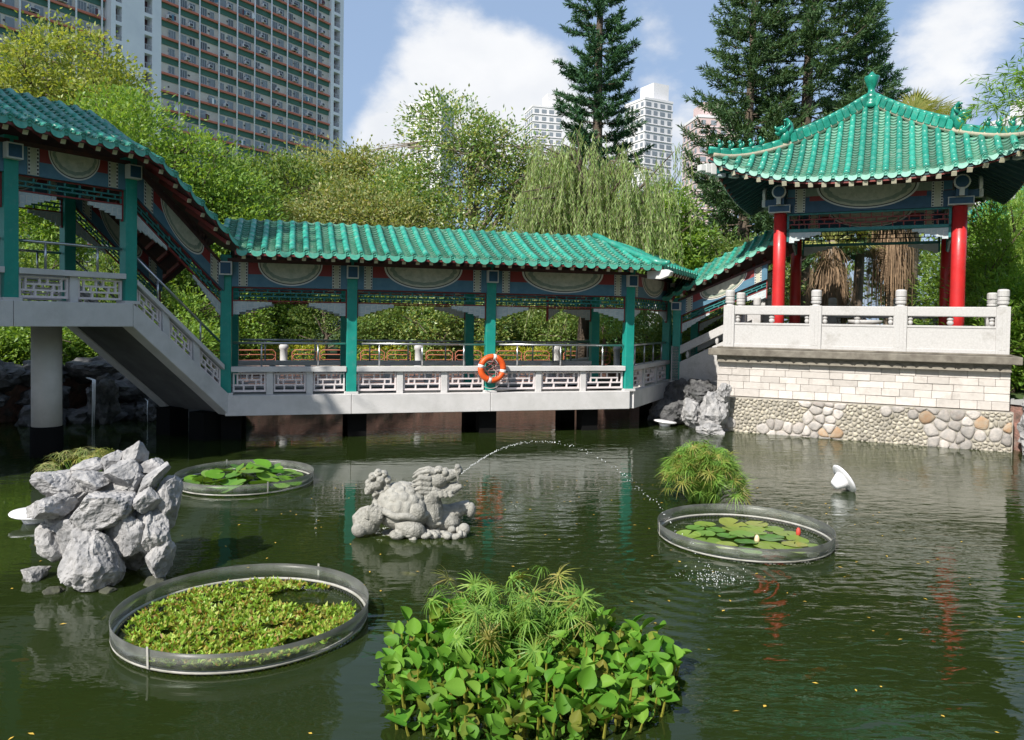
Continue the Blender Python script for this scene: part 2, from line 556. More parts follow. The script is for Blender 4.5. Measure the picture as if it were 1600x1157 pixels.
def water_mat():
    m = bpy.data.materials.new('pond_water')
    m.use_nodes = True
    t = m.node_tree
    N = lambda ty, **k: [setattr(n, a, b) or n for n in [t.nodes.new(ty)] for a, b in (k or {'label': ''}).items()][0]
    L = t.links.new
    o = t.nodes['Material Output']
    t.nodes.remove(t.nodes['Principled BSDF'])
    geo = N('ShaderNodeNewGeometry')
    # ripples: two noise scales, stronger where the jet and the fish stir the pond
    def nzz(scale, st, detail=2):
        mpn = N('ShaderNodeMapping')
        mpn.inputs['Scale'].default_value = st
        L(geo.outputs['Position'], mpn.inputs[0])
        n = N('ShaderNodeTexNoise')
        n.inputs['Scale'].default_value = scale
        n.inputs['Detail'].default_value = detail
        n.inputs['Roughness'].default_value = .5
        n.inputs['Distortion'].default_value = .4
        L(mpn.outputs[0], n.inputs['Vector'])
        return n.outputs[0]
    a = nzz(3.0, (.6, 1.4, 1), 2.0)
    b = nzz(7.0, (.6, 1.5, 1), 2.5)
    # concentric rings round the place where the jet lands
    sub = N('ShaderNodeVectorMath', operation='DISTANCE')
    L(geo.outputs['Position'], sub.inputs[0])
    sub.inputs[1].default_value = (2.1, 7.9, 0)
    ml = N('ShaderNodeMath', operation='MULTIPLY')
    L(sub.outputs['Value'], ml.inputs[0])
    ml.inputs[1].default_value = 30
    sn = N('ShaderNodeMath', operation='SINE')
    L(ml.outputs[0], sn.inputs[0])
    fall = N('ShaderNodeMapRange')
    L(sub.outputs['Value'], fall.inputs[0])
    fall.inputs[1].default_value, fall.inputs[2].default_value = .15, 2.6
    fall.inputs[3].default_value, fall.inputs[4].default_value = .09, 0
    rg = N('ShaderNodeMath', operation='MULTIPLY')
    L(sn.outputs[0], rg.inputs[0])
    L(fall.outputs[0], rg.inputs[1])
    # strength mask
    sx = N('ShaderNodeSeparateXYZ')
    L(geo.outputs['Position'], sx.inputs[0])
    mk = N('ShaderNodeMapRange', interpolation_type='SMOOTHSTEP')
    L(sx.outputs['X'], mk.inputs[0])
    mk.inputs[1].default_value, mk.inputs[2].default_value = -4.5, 5.0
    mk.inputs[3].default_value, mk.inputs[4].default_value = .20, .62
    pn = N('ShaderNodeTexNoise')
    pn.inputs['Scale'].default_value = .35
    L(geo.outputs['Position'], pn.inputs['Vector'])
    pm = N('ShaderNodeMapRange')
    L(pn.outputs[0], pm.inputs[0])
    pm.inputs[1].default_value, pm.inputs[2].default_value = .3, .7
    pm.inputs[3].default_value, pm.inputs[4].default_value = .5, 1.4
    mm = N('ShaderNodeMath', operation='MULTIPLY')
    L(mk.outputs[0], mm.inputs[0])
    L(pm.outputs[0], mm.inputs[1])
    b2 = N('ShaderNodeMath', operation='MULTIPLY')
    L(b, b2.inputs[0])
    b2.inputs[1].default_value = .42
    s1 = N('ShaderNodeMath', operation='ADD')
    L(a, s1.inputs[0])
    L(b2.outputs[0], s1.inputs[1])
    s2 = N('ShaderNodeMath', operation='MULTIPLY')
    L(s1.outputs[0], s2.inputs[0])
    L(mm.outputs[0], s2.inputs[1])
    s3 = N('ShaderNodeMath', operation='ADD')
    L(s2.outputs[0], s3.inputs[0])
    L(rg.outputs[0], s3.inputs[1])
    bp = N('ShaderNodeBump')
    bp.inputs['Distance'].default_value = .019
    bp.inputs['Strength'].default_value = 1
    L(s3.outputs[0], bp.inputs['Height'])
    fr = N('ShaderNodeFresnel')
    fr.inputs[0].default_value = 1.33
    L(bp.outputs[0], fr.inputs['Normal'])
    gl = N('ShaderNodeBsdfGlossy')
    gl.inputs['Roughness'].default_value = .015
    gl.inputs[0].default_value = (.95, .97, .95, 1)
    L(bp.outputs[0], gl.inputs['Normal'])
    df = N('ShaderNodeBsdfDiffuse')
    df.inputs[0].default_value = (.026, .042, .010, 1)
    tr = N('ShaderNodeBsdfTransparent')
    tr.inputs[0].default_value = (.55, .62, .30, 1)
    body = N('ShaderNodeMixShader')
    body.inputs[0].default_value = .42
    L(df.outputs[0], body.inputs[1])
    L(tr.outputs[0], body.inputs[2])
    mx = N('ShaderNodeMixShader')
    L(fr.outputs[0], mx.inputs[0])
    L(body.outputs[0], mx.inputs[1])
    L(gl.outputs[0], mx.inputs[2])
    L(mx.outputs[0], o.inputs[0])
    MATS['water'] = m
water_mat()
mat('bed', (.030, .040, .010), .95, (.02, .026, .008), 1.5)
mat('spray', (.85, .88, .90), .2)
# ------------------------------------------------------------------ ground, pond
from mathutils.geometry import tessellate_polygon
POND = [(-9, 2.6), (9, 2.4), (12.6, 5), (13, 11), (11.6, 15.3), (10.9, 16.6), (8, 18.5), (5.6, 19.9), (5.15, 20.9), (5.0, 23.4), (4.0, 25.8), (1.5, 25.2), (-3, 24.1), (-7, 23.0), (-10.2, 21.0), (-12.6, 17.6), (-14.2, 14), (-14, 8), (-12, 4)]
GZ = 1.0
def ground():
    outer = [Vector((x, y, 0)) for x, y in ((-900, -300), (900, -300), (900, 1500), (-900, 1500))]
    hole = [Vector((x, y, 0)) for x, y in POND]
    tris = tessellate_polygon([outer, hole])
    vs = outer + hole
    me = bpy.data.meshes.new('ground')
    me.from_pydata([(v.x, v.y, GZ) for v in vs], [], tris)
    me.materials.append(M['grass'])
    o = link('ground', me)
    o['kind'] = 'structure'
    mb = MB()                               # garden pavement behind the far bank
    pts = [(-11, 21.4), (-7, 23.5), (-3, 24.6), (1.5, 25.7), (4.0, 26.3), (5.4, 24.4), (7, 27.6), (3, 28.4), (-3, 26.6), (-9, 25.2), (-13, 23.0)]
    mb.add([(x, y, GZ + .006) for x, y in pts], [tuple(range(len(pts)))])
    o = mb.build('path', M['paving'])
    o['kind'] = 'structure'
    mb = MB()
    mb.add([(-16, 1, 0), (16, 1, 0), (16, 27, 0), (-16, 27, 0)], [(0, 1, 2, 3)])
    o = mb.build('water', M['water'])
    o['kind'] = 'structure'
    mb = MB()
    mb.add([(-16, 1, -.6), (16, 1, -.6), (16, 27, -.6), (-16, 27, -.6)], [(0, 1, 2, 3)])
    o = mb.build('pond_bed', M['bed'])
    o['kind'] = 'structure'
    # retaining wall of the pond with a coping
    mb = MB()
    n = len(POND)
    for i in range(n):
        a, b = Vector((*POND[i], 0)), Vector((*POND[(i + 1) % n], 0))
        t = (b - a).normalized()
        nn = Vector((t.y, -t.x, 0))             # outwards (polygon is ccw)
        q = [a, b, b + nn * .35 + t * .1, a + nn * .35 - t * .1]
        vs = [(p.x, p.y, -.6) for p in q] + [(p.x, p.y, GZ - .02 + .005 * (i % 2)) for p in q]
        mb.add(vs, [(0, 1, 5, 4), (1, 2, 6, 5), (2, 3, 7, 6), (3, 0, 4, 7), (4, 5, 6, 7)])
    w = mb.build('retaining_wall', M['bank_wall'])
    tag(w, 'reddish stone retaining wall round the edge of the pond', 'wall')
    cp = MB()
    for i in range(n):
        a, b = Vector((*POND[i], 0)), Vector((*POND[(i + 1) % n], 0))
        t = (b - a).normalized()
        nn = Vector((t.y, -t.x, 0))
        q = [a - nn * .05, b - nn * .05, b + nn * .38, a + nn * .38]
        z0, z1 = GZ - .012 + .002 * (i % 3), GZ + .09 + .003 * (i % 3)
        vs = [(p.x, p.y, z0) for p in q] + [(p.x, p.y, z1) for p in q]
        cp.add(vs, [(0, 1, 5, 4), (1, 2, 6, 5), (2, 3, 7, 6), (3, 0, 4, 7), (4, 5, 6, 7)])
    cp.build('coping', M['concrete_dark'], w)
ground()

# ------------------------------------------------------------------ housing block, far towers
def housing_block():
    ang = math.atan2(.855, .519)
    t = thing('apartment_block', 'long grey housing block with green bands, red ledges and white pipes', 'building', (-53.6, 118, GZ - .02), ang)
    FH, NF, S0, S1 = 2.7, 31, -40.0, 34.5
    top = FH * NF
    mb = MB()
    mb.box(S0, -8.7, 1.2, 14, 0, top)
    mb.box(-.7, S1, 0, 14, 0, top)
    mb.box(-8.7, -.7, 2.2, 14, 0, top)
    mb.build('wall', M['bld_beige'], t)
    pipes_r = [2.24 + 3.6 * k for k in range(9)]
    pipes_l = [-38.5 + 3.65 * k for k in range(9)]
    gb = {}
    for f in range(4, NF):
        z = f * FH
        for (a, b, y) in ((-.68, S1, 0), (S0, -8.72, 1.2)):
            m = MB().box(a, b, y - .12, y + .1, z - .50, z + .30)
            m.build('green_band', M['bld_green'], t)
            m = MB().box(a, b, y - .42, y + .05, z + .302, z + .62)
            m.build('red_ledge', M['bld_red'], t)
    for s in pipes_r:
        MB().tube([(s, -.52, 6), (s, -.52, top)], .13, 6).build('drain_pipe', M['bld_white'], t, True)
    for s in pipes_l:
        MB().tube([(s, .68, 6), (s, .68, top)], .13, 6).build('drain_pipe', M['bld_white'], t, True)
    # windows: each a frame with panes
    def win(w, h, k):
        m = MB()
        m.box(-w / 2, w / 2, -.10, -.02, 0, .07, 0)
        m.box(-w / 2, w / 2, -.10, -.02, h - .07, h, 0)
        for i in range(k + 1):
            x = -w / 2 + (w - .07) * i / k
            m.box(x, x + .07, -.098, -.022, .07, h - .07, 0)
        m.box(-w / 2 + .05, w / 2 - .05, -.05, -.03, .05, h - .05, 1)
        return m.mesh('window', [M['frame_far'], M['glass_far']])
    wm = [win(1.25, 1.25, 3), win(1.05, 1.2, 2), win(.8, 1.15, 2)]
    ac = MB().box(-.38, .38, -.62, -.06, 0, .5, 0).box(-.30, .30, -.635, -.622, .06, .44, 1).mesh('air_conditioner', [M['bld_white'], M['bld_dark']])
    rest, vents, acs, laundry = MB(), MB(), MB(), MB()
    rr = random.Random(3)
    nwin = 0
    for f in range(4, NF):
        z = f * FH + .72
        for grp, y in ((pipes_r, 0), (pipes_l, 1.2)):
            for s in grp:
                for side in (-1, 1):
                    if rr.random() < .06:
                        continue
                    x = s + side * (.95 + rr.random() * .12)
                    if x > S1 - .6 or (y > 0 and x > -9.6):
                        continue
                    me = wm[rr.choice((0, 0, 1, 2))]
                    inview = (14 <= f <= 25) if y == 0 else (f >= 16 and f <= 21 and s > -22)
                    if inview and nwin < 295:
                        link('window', me, t, (x, y, z))
                        nwin += 1
                    else:
                        rest.box(x - .55, x + .55, y - .08, y - .02, z, z + 1.2, 0)
                    if rr.random() < .34:
                        q = x + side * .55
                        acs.box(q - .36, q + .36, y - .62, y - .03, z + .1, z + .6, 0)
                        acs.box(q - .28, q + .28, y - .635, y - .622, z + .15, z + .55, 1)
                    if rr.random() < .10:
                        hx = x + rr.uniform(-.3, .3)
                        laundry.box(hx - .45, hx - .1, y - 1.15, y - 1.1, z - .3, z + .55, rr.choice((0, 1, 2)))
                        laundry.box(hx - .05, hx + .3, y - 1.05, y - 1.0, z - .1, z + .5, rr.choice((0, 1, 2)))
                        laundry.bar((hx - .6, y - .02, z + .6), (hx - .6, y - 1.3, z + .6), .04, .04, 1)
                        laundry.bar((hx - .6, y - 1.12, z + .58), (hx + .5, y - 1.12, z + .58), .03, .03, 1)
                for q in (s + 1.95, s - 1.95 + .45):
                    if q < S1 - .4 and not (y > 0 and q > -9.2):
                        vents.box(q - .11, q + .11, y - .05, y - .01, z + .55, z + .8)
    o = rest.build('upper_windows', M['glass_far'], t)
    o['kind'] = 'stuff'
    o = acs.build('air_conditioners', [M['bld_white'], M['bld_dark']], t)
    o['kind'] = 'stuff'
    o = vents.build('vent_holes', M['bld_dark'], t)
    o['kind'] = 'stuff'
    o = laundry.build('laundry', [M['blue_paint'], M['bld_white'], M['bld_maroon']], t)
    o['kind'] = 'stuff'
    # white stair tower between the wings: three piers with a column of landings on either side
    def stair_tower(strips, yf, name_extra):
        (a, b, c, d, e, g) = strips
        for p, q in ((a, b), (c, d), (e, g)):
            if q > p:
                MB().box(p, q, yf, 2.3, 0, top).build('stair_pier', M['bld_white'], t)
        for p, q in ((b, c), (d, e)):
            if q <= p:
                continue
            MB().box(p - .02, q + .02, yf + 1.3, yf + 1.4, 0, top).build('landing_back_wall', M['bld_maroon'], t)
            for f in range(4, NF):
                z = f * FH
                MB().box(p, q, yf + .004, yf + 1.3, z - .12, z + .42).build('landing', M['bld_white'], t)
                m = MB()
                for k in range(5):
                    x = p + (q - p) * (k + .5) / 5
                    m.box(x - .03, x + .03, yf + .12, yf + .16, z + .42, z + 1.2)
                m.box(p, q, yf + .1, yf + .18, z + 1.2, z + 1.27)
                m.build('landing_rail', M['frame_far'], t)
    stair_tower((-8.6, -7.9, -6.95, -3.45, -2.2, -.72), -.35, '')
    stair_tower((34.5, 35.3, 36.9, 37.8, 37.8, 37.8), -.6, '')
housing_block()

def tower(label, cx, cy, w, d, h, rz, m, nx, ny, nf, fh, cat='building', roof=None, green=False):
    t = thing('apartment_tower', label, cat, (cx, cy, GZ - .02), rz)
    MB().box(-w / 2, w / 2, -d / 2, d / 2, 0, h).build('wall', M[m], t)
    win, led = MB(), MB()
    rr = random.Random(int(cx))
    for f in range(nf):
        z = h - 3.2 - f * fh
        for k in range(nx):
            x = -w / 2 + w * (k + .5) / nx
            ww = .7 + .5 * rr.random()
            win.box(x - ww, x + ww, -d / 2 - .12, -d / 2 + .1, z, z + 1.5)
        for k in range(ny):
            y = -d / 2 + d * (k + .5) / ny
            for sgn in (-1, 1):
                win.box(sgn * w / 2 - .1, sgn * w / 2 + .12, y - .8, y + .8, z, z + 1.5)
        led.box(-w / 2 - .3, w / 2 + .3, -d / 2 - .3, d / 2 + .3, z - .75, z - .6)
    o = win.build('windows', M['glass_far'], t)
    o['kind'] = 'stuff'
    o = led.build('floor_ledges', M['tower_white'], t)
    o['kind'] = 'stuff'
    rb = MB()
    for (x0, x1, hh) in roof or ((-.2, .3, 5),):
        rb.box(x0 * w, x1 * w, -d * .3, d * .35, h + .0, h + hh)
    rb.build('roof_house', M[m], t)
    MB().box(-w / 2 - .2, w / 2 + .2, -d / 2 - .2, d / 2 + .2, h - .9, h - .02).box(-w / 2, w / 2, -d / 2, d / 2, h - .02, h + .02).build('parapet', M['tower_white'], t)
    return t
tower('tall white apartment tower with grey shaded side beside the slender conifer', 52.5, 306, 13.5, 13, 88, R(28), 'tower_white', 4, 4, 26, 3.1, roof=((-.05, .5, 7),))
tower('white tower top rising behind the open leafy tree', -38, 352, 16, 14, 98, R(-20), 'tower_white', 4, 4, 20, 3.1)
tower('white tower left of the slender conifer, half hidden by treetops', 12, 332, 13, 12, 92, R(15), 'tower_white', 4, 4, 20, 3.1, roof=((.05, .5, 6),))
tower('pink apartment tower behind the tip of the pavilion roof', 66, 262, 14, 14, 70, R(8), 'tower_pink', 4, 4, 22, 3.0, roof=((-.3, .2, 5),))
tower('white tower rising beyond the bamboo branch', 137, 204, 16, 14, 57, R(10), 'tower_white', 4, 4, 18, 3.0)
tower('low pinkish white block behind the bamboo beyond the pavilion', 77, 118, 14, 12, 22, R(10), 'tower_white', 5, 4, 6, 3.0)
tower('distant pale block at the foot of the tall white tower', 100, 420, 26, 14, 64, R(5), 'tower_white', 6, 4, 18, 3.0)
# ------------------------------------------------------------------ tile roofs
def resample(path, step):
    path = [Vector(p) for p in path]
    L = [0]
    for a, b in zip(path, path[1:]):
        L.append(L[-1] + (b - a).length)
    n = max(1, round(L[-1] / step))
    outp, j = [], 0
    for i in range(n + 1):
        x = L[-1] * i / n
        while j < len(path) - 2 and L[j + 1] < x:
            j += 1
        f = 0 if L[j + 1] == L[j] else (x - L[j]) / (L[j + 1] - L[j])
        outp.append(path[j].lerp(path[j + 1], f))
    return outp
def frames(path, side):
    fr = []
    for i in range(len(path)):
        t = (path[min(i + 1, len(path) - 1)] - path[max(i - 1, 0)]).normalized()
        n = side.cross(t)
        if n.z < 0:
            n = -n
        fr.append((t, n.normalized()))
    return fr
def cover_row(path, side, r=.064, step=.3):
    mb = MB()
    P = resample(path, step)
    sub = []
    for a, b in zip(P, P[1:]):
        sub += [(a, r * 1.10), (a.lerp(b, .12), r * 1.06), (a.lerp(b, .14), r), (a.lerp(b, .97), r * .97)]
    sub.append((P[-1], r * .97))
    pts = [q for q, _ in sub]
    fr = frames(pts, side)
    K = 8
    vs, fs = [], []
    for (p, rr), (t, n) in zip(sub, fr):
        for k in range(K):
            a = R(-25 + 230 * k / (K - 1))
            vs.append(p + side * math.cos(a) * rr + n * (math.sin(a) * rr + .022))
    for i in range(len(sub) - 1):
        for k in range(K - 1):
            fs.append((i * K + k, i * K + k + 1, (i + 1) * K + k + 1, (i + 1) * K + k))
    fs.append(tuple(range(K)))
    fs.append(tuple((len(sub) - 1) * K + k for k in range(K))[::-1])
    return mb.add(vs, fs)
def pan_row(path, side, hw, shear=0., step=.135, sag=.042):
    mb = MB()
    P = resample(path, step)
    fr = frames(P, side)
    K = 5
    for i in range(len(P) - 1):
        rows = []
        for (p, (t, n), h, back) in ((P[i + 1] + (P[i + 1] - P[i]) * .2, fr[i + 1], .004, 0), (P[i], fr[i], .056, 0), (P[i], fr[i], .024, 0), (P[i], fr[i], .014, .07)):
            row = []
            for k in range(K):
                u = -1 + 2 * k / (K - 1)
                fwd = t * (back - (.024 * (1 - u * u) if h > .01 else 0))
                row.append(p + fwd + side * (u * hw) + n * (h - sag * (1 - u * u) + .006) + Vector((0, 0, shear * u * hw)))
            rows.append(row)
        vs = rows[0] + rows[1] + rows[2] + rows[3]
        fs = []
        for l in range(3):
            fs += [(l * K + k, l * K + k + 1, (l + 1) * K + k + 1, (l + 1) * K + k) for k in range(K - 1)]
        mb.add(vs, fs)
    return mb
def end_cap(p, side, outd, r=.062):
    """round end tile with a raised rim, facing outd"""
    mb = MB()
    z = outd.normalized()
    x = side.normalized()
    y = z.cross(x)
    Mx = Matrix((x, y, z)).transposed()
    mb.lathe([(r, -.03), (r, .012), (r * .78, .016), (r * .74, .006), (r * .35, .006), (r * .2, .014)], 14, p, 0, Mx)
    return mb
def drip_tile(p, side, outd, hw=.095, drop=.10):
    mb = MB()
    o = Vector((outd.x, outd.y, 0)).normalized()
    front, back = [], []
    N = 10
    for k in range(N + 1):
        a = math.pi * k / N
        u = -math.cos(a)
        v = -math.sin(a) ** .8 * drop - .004
        q = p + side * (u * hw) + Vector((0, 0, v - .006 * (1 - u * u))) + o * (.015 - .25 * v)
        front.append(q)
        back.append(q - o * .014)
    for k in range(N + 1):
        u = math.cos(math.pi * k / N)
        q = p + side * (u * hw) + Vector((0, 0, .03 - .034 * (1 - u * u))) + o * .015
        if 0 < k < N:
            front.append(q)
            back.append(q - o * .014)
    n = len(front)
    mb.add(front + back, [tuple(range(n)), tuple(range(2 * n - 1, n - 1, -1))] + [(i, i + n, (i + 1) % n + n, (i + 1) % n) for i in range(n)])
    return mb

# ------------------------------------------------------------------ covered galleries
WD = 2.2                                    # column line to column line
OV = .92                                    # eave overhang
def lattice_bars(mb, x0, x1, z0, z1, y0, y1, fn, t=.032):
    def hb(z, a, b):
        mb.box(x0 + (x1 - x0) * a, x0 + (x1 - x0) * b, y0, y1, z - t / 2, z + t / 2, 0, fn)
    def vb(u, a, b):
        x = x0 + (x1 - x0) * u
        mb.box(x - t / 2, x + t / 2, y0 + .003, y1 - .003, z0 + (z1 - z0) * a, z0 + (z1 - z0) * b, 0, fn)
    h = z1 - z0
    mb.box(x0, x1, y0 - .008, y1 + .008, z0, z0 + .04, 0, fn)
    mb.box(x0, x1, y0 - .008, y1 + .008, z1 - .03, z1, 0, fn)
    mb.box(x0, x0 + .035, y0 - .006, y1 + .006, z0 + .04, z1 - .03, 0, fn)
    mb.box(x1 - .035, x1, y0 - .006, y1 + .006, z0 + .04, z1 - .03, 0, fn)
    hb(z0 + h * .36, .04, .96)
    hb(z0 + h * .64, .14, .86)
    vb(.14, .36, .97)
    vb(.86, .36, .97)
    vb(.33, .05, .36)
    vb(.67, .05, .36)
    vb(.30, .36, .64)
    vb(.70, .36, .64)
    vb(.42, .64, .97)
    vb(.58, .64, .97)
def frieze_bars(mb, x0, x1, z0, z1, y0, y1, fn, mi=0, t=.026):
    n = max(3, round((x1 - x0) / .24))
    for j in range(1, 3):
        z = z0 + (z1 - z0) * j / 3
        mb.box(x0, x1, y0, y1, z - t / 2, z + t / 2, mi, fn)
    for j in range(3):
        for k in range(n + 1):
            u = (k + (.5 if j % 2 else 0)) / n
            if u > 1:
                continue
            x = x0 + (x1 - x0) * u
            mb.box(x - t / 2, x + t / 2, y0 + .002, y1 - .002, z0 + (z1 - z0) * j / 3, z0 + (z1 - z0) * (j + 1) / 3, mi, fn)
def fret(mb, x0, sg, ztop, hmax, length, y0, y1, fn, mi=0):
    """stepped spandrel bracket with raised key-fret lines"""
    N = 6
    for k in range(N):
        a, b = x0 + sg * length * k / N, x0 + sg * length * (k + 1) / N
        h = hmax * (1 - (k / N) ** .8) * .82 + hmax * .18
        mb.box(min(a, b), max(a, b), y0, y1, ztop - h, ztop - .002 * k, mi, fn)
    for k in range(N):
        a = x0 + sg * length * (k + .2) / N
        b = x0 + sg * length * (k + .85) / N
        h = hmax * (1 - (k / N) ** .8) * .82 + hmax * .18
        lo, hi = min(a, b), max(a, b)
        mb.box(lo, hi, y0 - .006, y0 - .001, ztop - h * .30, ztop - h * .30 + .012, mi + 1, fn)
        mb.box(lo, lo + .012, y0 - .006, y0 - .001, ztop - h * .85, ztop - h * .30, mi + 1, fn)
        if h > .12:
            mb.box(lo, hi, y0 - .006, y0 - .001, ztop - h * .72, ztop - h * .72 + .012, mi + 1, fn)
def arch_paint(mb, xc, half, ztop, h, y, fn, sy=-1):
    """painted half-round panel on a lintel, layered boards a few mm proud"""
    def half_ellipse(rx, rz, d0, d1, mi, wob=0):
        N = 28
        poly = []
        for k in range(N + 1):
            a = math.pi * k / N
            w = 1 + wob * (abs(math.sin(a * 9)) - .5)
            poly.append((xc - rx * w * math.cos(a), ztop - rz * w * math.sin(a)))
        mb.prism(poly, y + sy * d0, y + sy * d1, mi, fn)
    half_ellipse(half, h, .001, .004, 0)            # white outline
    half_ellipse(half * .955, h * .94, .0045, .007, 3)     # black
    half_ellipse(half * .93, h * .90, .0075, .010, 1)      # cream
    half_ellipse(half * .85, h * .80, .0105, .013, 2, .06)   # grey-green scallops
    half_ellipse(half * .74, h * .66, .0135, .016, 5, .05)   # cream field
def dotted_panel(mb, x0, x1, z0, z1, y, fn, sy=-1):
    """cream upright between two strips of black beads"""
    w = x1 - x0
    ya, yb = sorted((y + sy * .001, y + sy * .005))
    mb.box(x0, x1, ya, yb, z0, z1, 1, fn)
    for u in (.12, .88):
        x = x0 + w * u
        ya, yb = sorted((y + sy * .0055, y + sy * .008))
        mb.box(x - w * .10, x + w * .10, ya, yb, z0, z1, 0, fn)
        n = max(4, int((z1 - z0) / .06))
        ya, yb = sorted((y + sy * .0085, y + sy * .011))
        for k in range(n):
            z = z0 + (z1 - z0) * (k + .5) / n
            mb.box(x - w * .07, x + w * .07, ya, yb, z - .018, z + .018, 3, fn)

def gallery(name, label, origin, ang, cols, zfun, hs=1.0, npan=None, s_roof=None, zroof=None, ybot=None, ytop=None, piles=True, rail=True, teal_back=True, dado=True, ov=OV, floor_th=.43, zr=3.80, floor=True, first_col=True, last_col=True, columns=True):
    t = thing(name, label, 'gallery', (origin[0], origin[1], 0), ang)
    H = lambda z: z * hs
    for ic, s in enumerate(cols):
        z0 = zfun(s)
        for y in (0, WD):
            if not columns:
                continue
            if (ic == 0 and not first_col) or (ic == len(cols) - 1 and not last_col):
                continue
            c = MB().box(s - .11, s + .11, y - .11, y + .11, z0 + .03, z0 + H(2.95)).build('column', M['teal'], t, bevel=.012)
            MB().box(s - .15, s + .15, y - .15, y + .15, z0 - .01, z0 + .05).build('plinth', M['concrete'], c, bevel=.008)
            sy = -1 if y == 0 else 1
            hb = MB()
            ya, yb = sorted((y + sy * .10, y + sy * .24))
            hb.box(s - .125, s + .125, ya, yb, z0 + H(2.52), z0 + H(2.80), 0)
            ya, yb = sorted((y + sy * .24, y + sy * .246))
            hb.box(s - .10, s + .10, ya, yb, z0 + H(2.52) + .025, z0 + H(2.80) - .025, 1)
            hb.build('beam_end', [M['white_line'], M['deep_blue']], c)
    for ib in range(len(cols) - 1):
        sa, sb = cols[ib], cols[ib + 1]
        za, zb = zfun(sa), zfun(sb)
        mid_flat = abs(za - zb) < .02
        fn = lambda s, y, z, sa=sa, sb=sb, za=za, zb=zb: (s, y, z + za + (zb - za) * (s - sa) / (sb - sa))
        ln = sb - sa
        if floor:
            g = .004
            for (y0, y1) in ((-.17, .22), (WD - .22, WD + .17)):
                MB().box(sa + g, sb - g, y0, y1, -floor_th, 0, 0, fn).build('edge_beam', M['concrete'], t, bevel=.01)
            MB().box(sa, sb, .22, WD - .22, -.22 if mid_flat else -floor_th + .03, -.03, 0, fn).build('floor_slab', M['soffit_concrete_shade'], t)
        n = (npan or [3] * 20)[ib]
        x0, x1 = sa + .13, sb - .13
        for y in (0, WD):
            if dado:
                MB().box(x0 - .02, x1 + .02, y - .13, y + .13, H(.49), H(.60), 0, fn).build('coping', M['concrete'], t, bevel=.008)
                pw = .14
                w = (x1 - x0 - pw * (n - 1)) / n
                for k in range(n):
                    a = x0 + k * (w + pw)
                    lb = MB()
                    lattice_bars(lb, a + .01, a + w - .01, H(.06), H(.46), y - .025, y + .025, fn)
                    lb.build('lattice_panel', M['white_paint'], t)
                    if k < n - 1:
                        MB().box(a + w, a + w + pw, y - .07, y + .07, 0, H(.489), 0, fn).build('railing_post', M['concrete'], t, bevel=.006)
            if rail:
                hr = MB().tube([fn(x0, y, H(1.10)), fn(x1, y, H(1.10))], .026, 8)
                k = max(1, round(ln / 1.05))
                for j in range(k):
                    xx = x0 + (x1 - x0) * (j + .5) / k
                    hr.tube([fn(xx, y, H(.60)), fn(xx, y, H(1.09))], .020, 6)
                hr.build('handrail', M['steel'], t, True)
            # frieze lattice with red strips
            fz = MB()
            fz.box(x0 - .02, x1 + .02, y - .03, y + .03, H(2.26), H(2.285), 1, fn)
            fz.box(x0 - .02, x1 + .02, y - .03, y + .03, H(1.985), H(2.01), 1, fn)
            fz.box(x0 - .02, x0 + .005, y - .028, y + .028, H(1.66), H(2.26), 1, fn)
            fz.box(x1 - .005, x1 + .02, y - .028, y + .028, H(1.66), H(2.26), 1, fn)
            frieze_bars(fz, x0, x1, H(2.01), H(2.26), y - .016, y + .016, fn)
            fz.build('frieze_lattice', [M['teal_dark'], M['red_trim']], t)
            bl = min(.78, ln * .3)
            for xx, sg in ((x0 + .006, 1), (x1 - .006, -1)):
                fb = MB()
                fret(fb, xx, sg, H(1.984), H(.28), bl, y - .018, y + .018, fn)
                fb.build('fret_bracket', [M['fret_grey'], M['white_line']], t)
            # lintel with painted panels
            lt = MB().box(x0 - .02, x1 + .02, y - .09, y + .09, H(2.29), H(2.80), 0, fn).build('lintel', M['blue_paint'], t)
            for sy in (-1, 1):
                yy = y + sy * .09
                dp = MB()
                ht = H(2.799) - H(2.29)
                dw = .18
                da = x0 + .12
                db = x1 - .12 - dw
                ca, cb = da + dw + .04, db - .04
                ya, yb = sorted((yy + sy * .0003, yy + sy * .0008))
                dp.box(ca - .03, cb + .03, ya, yb, H(2.29) + ht * .52, H(2.29) + ht, 4, fn)
                arch_paint(dp, (ca + cb) / 2, (cb - ca) / 2 * .80, H(2.799), ht * .93, yy, fn, sy)
                for xx in (da, db):
                    dotted_panel(dp, xx, xx + dw, H(2.30), H(2.799), yy, fn, sy)
                dp.build('painted_panel', [M['white_line'], M['cream'], M['grey_green'], M['black_ink'], M['red_trim'], M['scene_paint']], lt)
            MB().box(x0 - .1, x1 + .1, y - .12, y + .12, H(2.80), H(2.88), 0, fn).build('purlin', M['soffit'], t)
        if piles and ib >= 0:
            pass
    # ---------------- roof
    s0, s1 = s_roof
    zr0 = zroof or zfun
    yr = WD / 2
    ZE, ZR = H(2.93), H(zr)
    def prof(y):
        u = 1 - abs(y - yr) / (yr + ov)
        z = ZE + (ZR - ZE) * (.72 * u + .28 * u * u)
        return ZR - math.sqrt((ZR - z) ** 2 + .05 ** 2) + .05
    roof = MB()
    SP = .275
    nrow = round((s1 - s0) / SP)
    SP = (s1 - s0) / nrow
    yb_ = ybot or (lambda s: -ov)
    yt_ = ytop or (lambda s: 9)
    # deck
    NS, NY = nrow * 2, 22
    vs, fs = [], []
    for i in range(NS + 1):
        s = s0 + (s1 - s0) * i / NS
        a, b = max(-ov, yb_(s)), min(WD + ov, yt_(s) if yt_(s) < yr else 9)
        for j in range(NY + 1):
            y = a + (b - a) * j / NY
            vs.append((s, y, prof(y) - .055 + zr0(s)))
    n1 = len(vs)
